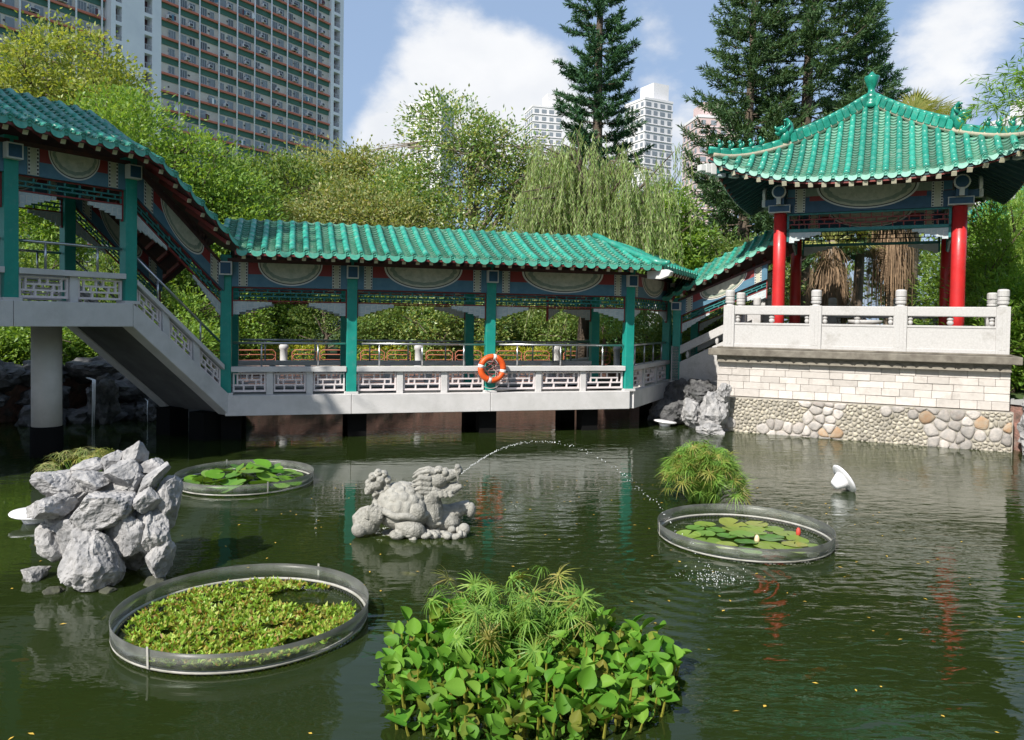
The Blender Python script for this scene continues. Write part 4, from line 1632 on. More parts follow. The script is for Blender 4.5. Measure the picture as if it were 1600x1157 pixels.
# ------------------------------------------------------------------ rocks
def rock_mesh(seed, rx, ry, rz, cuts=9, sub=3, ridg=.16, jag=.0, crag=False):
    import bmesh
    bm = bmesh.new()
    bmesh.ops.create_icosphere(bm, subdivisions=sub, radius=1)
    q = random.Random(seed)
    planes = []
    for _ in range(cuts):
        n = Vector((q.gauss(0, 1), q.gauss(0, 1), q.gauss(0, 1))).normalized()
        planes.append((n, q.uniform(.50, .86) if crag else q.uniform(.62, .92)))
    off = Vector((q.uniform(0, 90), q.uniform(0, 90), q.uniform(0, 90)))
    for v in bm.verts:
        p = v.co.copy()
        for n, d in planes:
            k = p.dot(n)
            if k > d:
                p -= n * (k - d) * (1.0 if crag else .92)
        s = 1 + ridg * (noise.fractal(p * 1.6 + off, .8, 2.2, 6)) - jag * abs(noise.noise(p * 2.6 + off)) * 1.3
        s -= ridg * .55 * abs(noise.noise(p * 5.5 + off)) + ridg * .25 * abs(noise.noise(p * 12 + off))
        if crag:
            g1 = noise.noise(Vector((p.x * 3.4, p.y * 3.4, p.z * 1.1)) + off)
            s -= .09 * max(0, .2 - abs(g1)) / .2 * (.4 + abs(p.z))
            s += .025 * noise.noise(p * 9 + off)
        p *= s
        v.co = Vector((p.x * rx, p.y * ry, p.z * rz))
    me = bpy.data.meshes.new('rock')
    bm.to_mesh(me)
    bm.free()
    me.polygons.foreach_set('use_smooth', [len(me.polygons) > 1500 and not crag] * len(me.polygons))
    return me

def rockery():
    t = thing('rockery', 'grey craggy limestone rockery standing in the pond beside the round planter', 'rockery', (-4.12, 7.72, 0))
    # (x, y, z, rx, ry, rz, tilt about y, about z)
    lst = [(.04, -.30, .24, .28, .25, .29, .1, .1), (.50, .02, .42, .23, .26, .36, 0, .4), (-.46, .0, .34, .21, .22, .20, 0, .2), (-.60, -.14, .06, .15, .12, .09, 0, .3),
           (-.45, -.12, .72, .28, .24, .15, -.18, -.1), (-.48, .10, .93, .25, .24, .14, .08, .1), (-.12, .04, .97, .18, .2, .14, -.1, .5), (.04, -.16, .72, .32, .26, .20, -.4, .1),
           (-.25, .24, 1.10, .20, .16, .07, -.12, .2), (.01, .20, 1.13, .11, .12, .12, 0, 0), (.22, .22, 1.22, .11, .12, .19, .15, 0), (.17, .08, 1.05, .15, .16, .15, -.5, 0),
           (.40, .22, 1.10, .11, .12, .09, 0, 0), (.51, .06, 1.02, .21, .14, .09, -.75, .1), (.50, -.08, .82, .16, .14, .14, -.6, 0), (.63, .10, .74, .13, .18, .24, .1, 0),
           (-.28, .0, .56, .25, .22, .13, .1, 0), (.30, .16, .96, .13, .16, .13, 0, 0), (.0, .22, .42, .44, .28, .46, 0, 0), (-.2, -.1, .36, .2, .2, .3, 0, .6), (.3, -.1, .45, .2, .2, .3, 0, .9), (.62, -.12, .22, .16, .17, .22, .0, .3), (-.30, .16, .76, .24, .2, .2, 0, .4), (.1, .22, .85, .3, .2, .25, 0, .2)]
    for i, (x, y, z, a, b, c, ty, tz) in enumerate(lst):
        me = rock_mesh(100 + i, a * 1.24, b * 1.24, c * 1.22, 14, 5 if max(a, c) > .24 else 4, .07, .03, True)
        me.materials.append(M['rock'])
        link('rock', me, t, (x, y, z * .97), (0.1 * math.sin(i), ty, tz))
    for i, (x, y, a) in enumerate(((-.2, -.5, .10), (.3, -.45, .09), (.62, -.2, .12), (-.62, -.16, .08))):
        me = rock_mesh(150 + i, a, a, a * .5, 8, 3)
        me.materials.append(M['rock_moss'])
        link('foot_stone', me, t, (x, y, .0))
rockery()

def bank_rock(label, x, y, z, a, b, c, seed, m='rock', group=None, rot=(0, 0, 0), jag=.22, sub=4, name='bank_rock'):
    me = rock_mesh(seed, a, b, c, 8, sub, .26, jag)
    me.materials.append(M[m])
    o = link(name, me, None, (x, y, z), rot)
    tag(o, label, 'rock', group)
    return o
# rocks at the two ends of the terrace
G1 = 'weathered rocks at the stair end of the terrace'
L1_ = 'weathered grey rock heaped between the corner gallery and the terrace wall'
for i, (x, y, z, a, b, c) in enumerate(((4.98, 18.75, .42, .42, .38, .62), (5.15, 18.55, .95, .22, .2, .28), (4.55, 19.3, .35, .36, .36, .40), (4.85, 19.6, .8, .40, .4, .35), (4.35, 20.0, .25, .5, .45, .42), (5.0, 20.2, .75, .5, .5, .5), (4.1, 20.8, .2, .5, .5, .4), (4.7, 21.2, .6, .5, .5, .5))):
    bank_rock(L1_, x, y, z, a, b, c, 200 + i, 'rock' if i in (0, 1, 2) else 'rock_dark', G1, (0, 0, i))
bank_rock('low pale rock at the waterline by the foot of the terrace', 4.80, 18.35, .06, .40, .26, .20, 215)
G2 = 'weathered rocks at the far end of the terrace'
for i, (x, y, z, a, b, c) in enumerate(((10.95, 15.85, .55, .42, .42, .75), (11.35, 15.6, .40, .5, .5, .55), (11.15, 16.1, 1.0, .4, .35, .45), (11.8, 15.2, .45, .6, .6, .6), (10.75, 15.55, .12, .35, .3, .22), (12.2, 14.5, .4, .6, .7, .6), (11.6, 16.1, 1.1, .5, .5, .5))):
    bank_rock('grey pitted rock piled against the bamboo end of the terrace', x, y, z, a, b, c, 230 + i, 'rock', G2, (0, 0, i), .45)
# dark rocks of the shaded bank behind the raised gallery
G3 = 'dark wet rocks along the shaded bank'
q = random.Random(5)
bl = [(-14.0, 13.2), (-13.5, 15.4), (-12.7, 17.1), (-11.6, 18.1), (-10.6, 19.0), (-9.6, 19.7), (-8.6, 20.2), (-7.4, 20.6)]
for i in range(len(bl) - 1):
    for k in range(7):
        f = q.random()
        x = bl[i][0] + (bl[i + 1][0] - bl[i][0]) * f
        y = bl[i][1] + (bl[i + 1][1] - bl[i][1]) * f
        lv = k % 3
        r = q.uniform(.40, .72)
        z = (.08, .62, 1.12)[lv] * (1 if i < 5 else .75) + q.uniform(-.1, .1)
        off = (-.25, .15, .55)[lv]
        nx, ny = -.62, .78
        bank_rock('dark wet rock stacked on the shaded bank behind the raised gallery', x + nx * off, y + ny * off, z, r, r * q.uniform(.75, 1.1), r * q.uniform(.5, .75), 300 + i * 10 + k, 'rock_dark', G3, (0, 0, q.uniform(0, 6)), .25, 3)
# little falls over the dark rocks
def fall(label, x, y, ztop, lip, n, seed):
    q = random.Random(seed)
    t = thing('waterfall', label, 'waterfall', (x, y, 0))
    for k in range(n):
        a = q.uniform(-.09, .09)
        pth = [(a - lip, .25, ztop + .03), (a - .1 * lip, 0, ztop), (a + .02, -.10, ztop - .1), (a + .03, -.13, ztop * .5), (a + .03 + q.uniform(-.03, .03), -.14, -.02)]
        MB().tube(pth, [.012, .014, .010, .008, .006], 6).build('water_strand', M['spray'], t, True)
fall('thin white waterfall pouring off a dark rock ledge', -9.72, 18.0, 1.08, .32, 3, 4)
fall('tiny trickle dripping from a low rock lip', -9.0, 18.9, .5, .2, 1, 6)
for (x, y, z, a, b, c, s) in ((-9.75, 18.35, .55, .5, .4, .62, 391), (-9.05, 19.2, .2, .45, .35, .36, 392), (-9.9, 18.6, 1.35, .7, .45, .18, 393)):
    bank_rock('dark wet rock stacked on the shaded bank behind the raised gallery', x, y, z, a, b, c, s, 'rock_dark', G3, (0, 0, s))

# ------------------------------------------------------------------ dragon turtle statue
def statue():
    t = thing('dragon_turtle_statue', 'grey stone dragon-headed turtle spouting water in the middle of the pond', 'statue', (-1.16, 9.45, 0), R(4))
    B = MB()
    b = lambda x, y, z, r, **k: B.ball((x, y, z), r, 0, 14, 10, **k)
    Ry = lambda a: Matrix.Rotation(a, 3, 'Y')
    # body under the shell, chest and neck
    b(-.14, .02, .24, (.36, .30, .20))
    b(.20, .0, .26, (.14, .17, .24))
    b(.18, -.03, .44, (.13, .13, .15))
    B.tube([(.14, 0, .30), (.18, 0, .46), (.22, 0, .58)], [.17, .14, .12], 12)
    # belly scutes
    for k in range(4):
        b(.29 - .012 * k, -.02, .13 + .075 * k, (.05, .12, .035))
    # shoulders and legs
    b(.02, -.24, .31, (.115, .07, .11))
    b(-.05, -.24, .11, (.19, .13, .115), M=Ry(.25))
    b(-.20, -.28, .05, (.10, .09, .06))
    b(-.57, -.14, .17, (.16, .13, .155), M=Ry(.2))
    b(-.66, -.20, .09, (.10, .10, .09))
    b(-.48, -.22, .27, (.10, .07, .13), M=Ry(-.5))
    for k in range(4):                                        # flame locks on the hind leg
        B.tube([(-.56 + .05 * k, -.24, .24), (-.55 + .05 * k, -.25, .34), (-.49 + .05 * k, -.24, .42 - .02 * k)], [.045, .035, .010], 8)
    B.tube([(-.70, -.12, .12), (-.72, -.12, .22), (-.64, -.14, .31), (-.55, -.16, .36)], [.05, .045, .04, .02], 8)
    B.tube([(.24, .10, .20), (.42, .16, .20), (.58, .16, .26), (.68, .16, .30)], [.13, .11, .09, .07], 10)
    b(.68, .15, .24, (.07, .08, .10))
    b(.34, .10, .10, (.22, .16, .12))
    # tail: a ball of curls
    q = random.Random(2)
    b(-.45, .05, .60, .12)
    B.tube([(-.44, .02, .34), (-.47, .03, .46), (-.46, .05, .55)], [.08, .07, .08], 10)
    for (x, z) in ((-.58, .53), (-.57, .62), (-.53, .70), (-.46, .745), (-.39, .73), (-.35, .66), (-.35, .57), (-.41, .50), (-.49, .50), (-.47, .60), (-.43, .66), (-.52, .59)):
        inn = ((x + .46) ** 2 + (z - .61) ** 2) < .008
        b(x, -.075 if inn else -.03, z, .052)
        B.tube([(x - .03, -.09 if inn else -.06, z - .04), (x + .03, -.11 if inn else -.08, z + .01), (x - .005, -.12 if inn else -.09, z + .035)], [.022, .024, .012], 6)
    # head
    b(.26, .0, .66, (.15, .13, .11), M=Ry(-.25))
    b(.41, .0, .705, (.12, .095, .075), M=Ry(-.35))            # snout
    b(.52, .0, .77, (.055, .075, .06))
    b(.515, -.02, .82, (.035, .05, .035))
    for w in (-.05, .05):
        b(.50, w, .815, .028)
        b(.36, w * 1.5, .755, .042)                             # brow and eye
        b(.28, w * 1.6, .785, (.05, .035, .03))
        B.tube([(.24, w * 1.4, .75), (.15, w * 1.8, .78), (.04, w * 2.0, .755), (-.04, w * 2.1, .70)], [.035, .032, .026, .012], 8)
        for z, l in ((.68, .20), (.62, .24), (.56, .23), (.51, .16)):
            B.tube([(.18, w * 1.9, z), (.06, w * 2.5, z + .02), (.18 - l, w * 2.4, z - .02)], [.04, .036, .008], 8)
        B.tube([(.50, w * 1.1, .76), (.52, w * 1.15, .69), (.515, w * 1.1, .64)], [.024, .018, .004], 6)   # fang
        for k in range(6):                                      # mane locks under the jaw
            x = .12 + .06 * k
            B.tube([(x, w * 1.9, .53 - .0 * k), (x + .02, w * 2.3, .47), (x + .06, w * 2.2, .43 + .012 * k)], [.034, .03, .006], 8)
    B.tube([(.14, 0, .53), (.30, 0, .50), (.46, 0, .53), (.57, 0, .575)], [.085, .075, .06, .03], 10)     # lower jaw
    B.tube([(.30, 0, .55), (.42, 0, .575), (.52, 0, .62)], [.05, .04, .02], 8)                            # tongue
    B.tube([(.16, 0, .62), (.26, 0, .57), (.18, 0, .50)], [.08, .07, .08], 8)
    body = B.build('body', M['statue_carved'], t, True)
    rm = body.modifiers.new('remesh', 'REMESH')
    rm.mode = 'VOXEL'
    rm.voxel_size = .008
    rm.use_smooth_shade = True
    # shell: dome with sunk grooves between hexagonal plates, and a turned rim
    NU, NV = 72, 30
    vs, fs = [], []
    def hexd(x, y):
        s = .155
        best = sorted((math.hypot(x - cx, y - cy) for cx, cy in hexc))
        return best[1] - best[0]
    hexc = []
    for i in range(-4, 5):
        for j in range(-4, 5):
            hexc.append((.165 * (i + .5 * (j % 2)), .143 * j))
    for i in range(NV + 1):
        th = math.pi / 2 * i / NV
        for k in range(NU):
            a = 2 * math.pi * k / NU
            x, y, z = math.sin(th) * math.cos(a), math.sin(th) * math.sin(a), math.cos(th)
            g = hexd(x * .42 * (1 + .25 * (1 - z)), y * .40 * (1 + .25 * (1 - z)))
            d = 1 - .075 * max(0, 1 - g / .042) + .02 * min(g, .08) / .08
            vs.append((x * .34 * d, y * .30 * d, z * .30 * d))
    for i in range(NV):
        for k in range(NU):
            k2 = (k + 1) % NU
            fs.append((i * NU + k, (i + 1) * NU + k, (i + 1) * NU + k2, i * NU + k2))
    me = bpy.data.meshes.new('shell')
    me.from_pydata(vs, [], fs)
    me.polygons.foreach_set('use_smooth', [True] * len(fs))
    me.materials.append(M['statue'])
    sh = link('shell', me, t, (-.15, .0, .325), (R(10), R(8), 0))
    rim = MB()
    pts = [(.345 * math.cos(2 * math.pi * k / 40), .305 * math.sin(2 * math.pi * k / 40), .012 * math.sin(2 * math.pi * k / 5)) for k in range(41)]
    rim.tube(pts, .045, 10, 0, False)
    rim.build('shell_rim', M['statue'], sh, True)
    # pebbled base
    base = MB()
    for _ in range(46):
        x, y = q.uniform(-.1, .62), q.uniform(-.34, .0)
        base.ball((x, y, q.uniform(.0, .06)), (q.uniform(.03, .06), q.uniform(.03, .06), q.uniform(.03, .05)), 0, 8, 6)
    base.ball((.6, -.2, .09), (.075, .06, .075), 0, 10, 8)
    base.ball((.1, 0, -.06), (.66, .34, .1), 0, 20, 8)
    o = base.build('pebble_base', M['statue'], t, True)
statue()

# water jet from the mouth, and its splash
def jet():
    t = thing('water_jet', 'thin arc of water droplets spouting from the dragon mouth', 'water jet', (-.60, 9.42, 0))
    q = random.Random(8)
    m = MB()
    P = []
    for k in range(240):
        f = k / 239
        x, y = 2.72 * f, -1.54 * f
        z = .74 + 2.62 * f - 3.36 * f * f
        P.append((x, y, z))
    for k in range(0, 240):
      for _ in range(2 if k < 40 else 1):
        if q.random() > (.9 if k < 60 else .62):
            continue
        if True:
            x, y, z = P[k]
            j = .004 + .02 * (k / 240) ** 2
            r = q.uniform(.002, .0045)
            m.ball((x + q.gauss(0, j), y + q.gauss(0, j), z + q.gauss(0, j)), (r, r, r * 1.5), 0, 6, 5)
    m.build('droplets', M['spray'], t, True)
    m = MB()
    for _ in range(170):
        x, y = q.gauss(2.72, .17), q.gauss(-1.54, .13)
        r = q.uniform(.0015, .0042)
        m.ball((x, y, abs(q.gauss(0, .035))), (r, r, r * q.uniform(.8, 2)), 0, 6, 5)
    m.build('splash', M['spray'], t, True)
jet()

# ------------------------------------------------------------------ floating planters
def planter(label, x, y, r=1.03, rz=0):
    t = thing('floating_planter', label, 'planter', (x, y, 0), rz)
    ring = [(r * math.cos(2 * math.pi * k / 72), r * math.sin(2 * math.pi * k / 72), .03) for k in range(73)]
    MB().tube(ring, .014, 8, 0, False).build('float_ring', M['pvc'], t, True)
    m = MB()
    vs, fs = [], []
    N = 96
    for k in range(N):
        a = 2 * math.pi * k / N
        for rr_, z in ((r + .012, .04), (r + .018, .175), (r + .013, .175), (r + .006, .04)):
            vs.append((rr_ * math.cos(a), rr_ * math.sin(a), z))
    for k in range(N):
        k2 = (k + 1) % N
        for j in range(4):
            fs.append((k * 4 + j, k2 * 4 + j, k2 * 4 + (j + 1) % 4, k * 4 + (j + 1) % 4))
    m.add(vs, fs)
    m.build('acrylic_wall', M['acrylic'], t, True)
    for k in range(2):
        a = k * math.pi + 1.2
        c = Vector((math.cos(a), math.sin(a), 0))
        s = Vector((-c.y, c.x, 0))
        MB().bar(c * (r + .022) + Vector((0, 0, .03)), c * (r + .028) + Vector((0, 0, .198)), .020, .004, 0, c).build('joint_strap', M['pvc'], t)
    # hanging net under the ring: diagonal strands
    m = MB()
    rn = r - .03
    K = 130
    for k in range(K):
        for sg in (-1, 1):
            a, b = 2 * math.pi * k / K, 2 * math.pi * (k + sg * 1.6) / K
            m.bar((rn * math.cos(a), rn * math.sin(a), .03), (rn * math.cos(b), rn * math.sin(b), -.05), .006, .006)
    m.build('net', M['net'], t)
    return t
planter('clear walled round planter packed with small bright seedlings', -2.27, 6.58)
planter('clear walled round planter of dense green lily pads behind the rockery', -4.2, 12.15, 1.03, 1)
planter('clear walled round planter of flat lily pads with a reddish bud', 2.90, 9.42, 1.03, 2)

# ------------------------------------------------------------------ foliage builders
def leaf_quads(pos, d, nrm, L, Wd):
    """diamond leaves: pos base, d unit direction, nrm approximate normal"""
    s = np.cross(d, nrm)
    s /= np.linalg.norm(s, axis=1, keepdims=True) + 1e-9
    up = np.cross(s, d)
    L = L[:, None]
    Wd = Wd[:, None]
    a = pos
    b = pos + d * L * .45 + s * Wd * .5 + up * L * .05
    c = pos + d * L
    e = pos + d * L * .45 - s * Wd * .5 + up * L * .05
    V = np.stack([a, b, c, e], 1).reshape(-1, 3)
    F = np.arange(len(V)).reshape(-1, 4)
    return V, F
def unit(n, g=None):
    v = (g or rng).normal(size=(n, 3))
    return v / np.linalg.norm(v, axis=1, keepdims=True)
def foliage(name, pos, d, L, Wd, m, parent=None, nrm=None, kind=None):
    n = len(pos)
    if nrm is None:
        nrm = unit(n) * .8 + np.array([0, 0, 1.0])
    V, F = leaf_quads(pos, d, nrm, L, Wd)
    me = npmesh(name, V, F, m)
    o = link(name, me, parent)
    if kind:
        o['kind'] = kind
    return o

# seedlings in the near planter
def seedlings():
    t = thing('seedling_bed', 'carpet of small yellow green aquatic seedlings filling the near planter', 'plants', (-2.27, 6.58, 0))
    t['kind'] = 'stuff'
    n = 1600
    P, D, L, Wd = [], [], [], []
    k = 0
    while k < n:
        x, y = rng.uniform(-.95, .95, 2)
        if x * x + y * y > .93 ** 2:
            continue
        dn = noise.noise(Vector((x * 2.1 + 4, y * 2.1, 3.3))) * .5 + noise.noise(Vector((x * 5 + 4, y * 5, 7))) * .35
        hole = ((x - .45) / .42) ** 2 + ((y - .50) / .24) ** 2
        if hole < 1 or dn < -.34:
            continue
        k += 1
        h = rng.uniform(.01, .05)
        m = rng.integers(5, 9)
        for _ in range(m):
            a = rng.uniform(0, 6.283)
            el = rng.uniform(.25, 1.2)
            P.append((x, y, h))
            D.append((math.cos(a) * math.cos(el), math.sin(a) * math.cos(el), math.sin(el)))
            L.append(rng.uniform(.03, .068))
            Wd.append(rng.uniform(.017, .032))
    o = foliage('leaf_carpet', np.array(P), np.array(D), np.array(L), np.array(Wd), M['lf_seedling'], t, kind='stuff')
seedlings()

def pad_mesh(r, cup, seed, m):
    q = random.Random(seed)
    N = 26
    vs = [(0, 0, 0)]
    gap = R(14)
    for ring in (.55, 1.0):
        for k in range(N + 1):
            a = gap / 2 + (2 * math.pi - gap) * k / N
            w = 1 + .04 * math.sin(3 * a + seed)
            z = cup * ring ** 2 * r + .02 * r * math.sin(5 * a + seed) * ring
            vs.append((r * ring * w * math.cos(a), r * ring * w * math.sin(a), z))
    fs = [(0, 1 + k, 2 + k) for k in range(N)]
    fs += [(1 + k, 1 + N + 1 + k, 2 + N + 1 + k, 2 + k) for k in range(N)]
    me = bpy.data.meshes.new('pad')
    me.from_pydata(vs, [], fs)
    me.polygons.foreach_set('use_smooth', [True] * len(fs))
    me.materials.append(m)
    return me
def lilies(label, x, y, n, spread, hmax, m1, m2, seed, bud=False, dx=0, dy=0):
    q = random.Random(seed)
    t = thing('water_lily', label, 'water lily', (x, y, 0))
    ms = [pad_mesh(1, q.uniform(-.03, .16), s, M[m1 if s % 3 else m2]) for s in range(6)]
    pts = []
    tries = 0
    while len(pts) < n and tries < 4000:
        tries += 1
        a, rr_ = q.uniform(0, 6.28), spread * math.sqrt(q.random())
        px, py = dx + rr_ * math.cos(a) * 1.25, dy + rr_ * math.sin(a)
        r = q.uniform(.12, .20)
        if px * px + py * py > (.96 - r) ** 2:
            continue
        if any(math.hypot(px - u, py - v) < (r + w) * (.62 if hmax > .05 else .8) for u, v, w in pts):
            continue
        pts.append((px, py, r))
        h = .008 + hmax * (1 - rr_ / spread / 1.1) * q.uniform(.4, 1)
        tl = .10 if hmax < .05 else .42
        o = link('pad', ms[q.randrange(6)], t, (px, py, max(h, .008 + tl * .6 * r * (hmax > .05))), (q.gauss(0, tl * .5), q.gauss(0, tl * .5), q.uniform(0, 6.28)), (r, r, r))
    if hmax > .05:
        m = MB()
        for px, py, r in pts:
            m.tube([(px, py, -.05), (px, py, .06)], .006, 5)
        m.build('stems', M['lf_pad'], t)['kind'] = 'stuff'
    if bud:
        for (bx, by, bz, mm) in ((.72, .12, .05, 'flower_red'), (.10, -.20, .04, 'fish_pale')):
            B = MB().ball((bx, by, bz), (.032, .032, .06), 0, 8, 6).tube([(bx, by, -.03), (bx, by, bz)], .007, 5)
            B.build('bud', M[mm], t, True)
lilies('dense heap of overlapping green lily pads standing above the water', -4.2, 12.15, 66, .76, .34, 'lf_pad', 'lf_hyacinth', 3, dx=.0, dy=.08)
lilies('flat yellow green lily pads lying on the water with a few buds', 2.90, 9.42, 34, .66, .025, 'lf_pad_y', 'lf_pad', 9, True, .12, .05)

# umbrella papyrus: stalks with spoke-like bracts
def umbel_mesh(seed, n, L, droop, m):
    q = random.Random(seed)
    V, F = [], []
    for k in range(n):
        a = 2 * math.pi * (k + q.uniform(-.3, .3)) / n
        l = L * q.uniform(.7, 1.15)
        el = q.uniform(.1, .65)
        w = .026 + .014 * q.random()
        c = Vector((math.cos(a), math.sin(a), 0))
        s = Vector((-c.y, c.x, 0))
        pts = []
        for i in range(5):
            u = i / 4
            p = c * (l * u * math.cos(el)) + Vector((0, 0, l * u * math.sin(el) - droop * l * u * u))
            ww = w * (1 - .85 * u ** 2)
            pts.append((p - s * ww, p + s * ww))
        o = len(V)
        for p, r_ in pts:
            V += [tuple(p), tuple(r_)]
        for i in range(4):
            F.append((o + 2 * i, o + 2 * i + 1, o + 2 * i + 3, o + 2 * i + 2))
    me = bpy.data.meshes.new('umbel')
    me.from_pydata(V, [], F)
    me.materials.append(m)
    return me
def papyrus(label, x, y, n, rad, h0, h1, L, seed, mats, dome=True, lean=.3, z0=0, cats='papyrus'):
    q = random.Random(seed)
    t = thing('umbrella_papyrus', label, cats, (x, y, z0))
    ms = [umbel_mesh(seed + s, 19, 1, q.uniform(.35, 1.0), M[mats[s % len(mats)]]) for s in range(8)]
    st = MB()
    for k in range(n):
        a = q.uniform(0, 6.283)
        rr_ = math.sqrt(q.random())
        tx, ty = rad * rr_ * math.cos(a), rad * rr_ * math.sin(a)
        h = h0 + (h1 - h0) * (math.sqrt(max(0, 1 - rr_ ** 2)) if dome else q.random()) * q.uniform(.72, 1.05)
        h = max(h, h0 * q.uniform(.6, 1))
        bx, by = tx * lean, ty * lean
        mid = ((bx + tx) / 2 - .1 * tx, (by + ty) / 2 - .1 * ty, h * .62)
        st.tube([(bx, by, -.05), mid, (tx, ty, h)], [.006, .005, .004], 4, 0, False)
        l = L * q.uniform(.75, 1.2)
        link('umbel', ms[q.randrange(8)], t, (tx, ty, h), (q.gauss(0, .3) - ty / rad * .5, q.gauss(0, .3) + tx / rad * .5, q.uniform(0, 6.28)), (l, l, l))
    st.build('stems', M['lf_papyrus'], t)['kind'] = 'stuff'
    return t
papyrus('domed clump of umbrella papyrus growing behind the flat lily planter', 2.86, 11.35, 250, .60, .10, .86, .19, 40, ['lf_papyrus', 'lf_papyrus', 'lf_papyrus_dry'])
papyrus('umbrella papyrus rising out of the water hyacinth bed', .02, 5.95, 58, .62, .26, .60, .18, 60, ['lf_papyrus', 'lf_papyrus', 'lf_papyrus_dry'], False, .6)
papyrus('shaded umbrella papyrus behind the rockery', -6.1, 10.9, 45, .55, .3, .75, .2, 75, ['lf_papyrus_dry', 'lf_olive'])

def hyacinth():
    t = thing('water_hyacinth', 'broad bed of glossy water hyacinth leaves in the foreground', 'water hyacinth', (.13, 5.62, 0))
    def leaf(seed):
        q = random.Random(seed)
        NL, NW = 6, 4
        vs, fs = [], []
        fold = q.uniform(.35, .8)
        curl = q.uniform(-.35, .25)
        for i in range(NL + 1):
            u = i / NL
            w = .5 * (math.sin(math.pi * min(1, u ** .72 * .97 + .02))) ** .75 * .86
            for j in range(NW + 1):
                v = -1 + 2 * j / NW
                vs.append((u - curl * .25 * u * u, v * w, fold * abs(v) ** 1.6 * w + curl * u * u * .55))
        for i in range(NL):
            for j in range(NW):
                a = i * (NW + 1) + j
                fs.append((a, a + 1, a + NW + 2, a + NW + 1))
        me = bpy.data.meshes.new('leaf')
        me.from_pydata(vs, [], fs)
        me.polygons.foreach_set('use_smooth', [True] * len(fs))
        me.materials.append(M['lf_hyacinth'])
        return me
    q = random.Random(21)
    ms = [leaf(s) for s in range(9)]
    st = MB()
    pts = []
    tries = 0
    while len(pts) < 298 and tries < 20000:
        tries += 1
        a, rr_ = q.uniform(0, 6.283), math.sqrt(q.random())
        edge = 1.10 * (1 + .07 * math.sin(3 * a + 1) + .05 * math.sin(7 * a))
        x, y = edge * rr_ * math.cos(a), edge * rr_ * math.sin(a)
        if y < -.92:
            continue
        if math.hypot(x + .1, (y - .35)) < .38 and q.random() < .75:
            continue
        if any(math.hypot(x - u, y - v) < .066 for u, v in pts):
            continue
        pts.append((x, y))
        h = q.uniform(.07, .24) * (1.05 - .25 * rr_)
        az = math.atan2(y, x) + q.gauss(0, 1.1)
        el = q.uniform(-.6, .5) - .45              # pitch: blades stand up
        s = q.uniform(.09, .16)
        o = link('leaf', ms[q.randrange(9)], t, (x, y, h), (q.gauss(0, .45), el, az), (s, s * q.uniform(.85, 1.1), s))
        st.tube([(x * .97, y * .97, -.03), (x, y, h + .004)], [.011, .006], 5, 0, False)
    st.build('stems', M['lf_hyacinth'], t)['kind'] = 'stuff'
    # more of the same leaves low down between them
    low = MB()
    for _ in range(620):
        a, rr_ = q.uniform(0, 6.283), math.sqrt(q.random())
        edge = 1.08 * (1 + .07 * math.sin(3 * a + 1) + .05 * math.sin(7 * a))
        me = ms[q.randrange(9)]
        Mx = Matrix.Translation((edge * rr_ * math.cos(a), edge * rr_ * math.sin(a), q.uniform(.02, .13))) @ Matrix.Rotation(q.uniform(0, 6.28), 4, 'Z') @ Matrix.Rotation(q.uniform(-1.2, .1), 4, 'Y') @ Matrix.Rotation(q.gauss(0, .4), 4, 'X') @ Matrix.Scale(q.uniform(.08, .14), 4)
        low.add([tuple(Mx @ v.co) for v in me.vertices], [tuple(p.vertices) for p in me.polygons])
    low.build('low_leaves', M['lf_low'], t, True)['kind'] = 'stuff'
    n = 900
    A = rng.uniform(0, 6.283, n)
    rr2 = 1.08 * np.sqrt(rng.uniform(0, 1, n))
    P = np.stack([rr2 * np.cos(A), rr2 * np.sin(A), rng.uniform(.01, .10, n)], 1)
    D = unit(n)
    D[:, 2] = np.abs(D[:, 2]) * .9 + .2
    D /= np.linalg.norm(D, axis=1, keepdims=True)
    foliage('undergrowth', P, D, rng.uniform(.04, .09, n), rng.uniform(.025, .045, n), M['lf_under'], t, kind='stuff')
hyacinth()

# ------------------------------------------------------------------ pond lamps, fish, floating leaves
def pond_lamp(label, x, y, z, tilt, rz, s=1.0):
    t = thing('pond_lamp', label, 'lamp', (x, y, z), rz, 'white saucer lamps in the pond')
    Mx = Matrix.Rotation(tilt, 3, 'Y')
    MB().lathe([(.02 * s, -.02), (.20 * s, -.015), (.225 * s, .0), (.23 * s, .012), (.22 * s, .026), (.15 * s, .034), (.04 * s, .036)], 24, (0, 0, 0), 0, Mx).build('saucer', M['lamp_white'], t, True)
    MB().lathe([(.05 * s, -.20), (.07 * s, -.18), (.13 * s, -.021)], 20, (0, 0, 0), 0, Mx).build('lamp_body', M['lamp_white'], t, True)
pond_lamp('tilted white saucer lamp half sunk in front of the terrace wall', 5.33, 12.2, .19, R(58), R(6), 1.12)
pond_lamp('white saucer lamp floating just behind the rockery', -6.0, 9.65, .10, R(4), 0, 1.25)
pond_lamp('white saucer lamp floating under the corner gallery', 3.95, 19.6, .10, R(6), 0, 1.3)

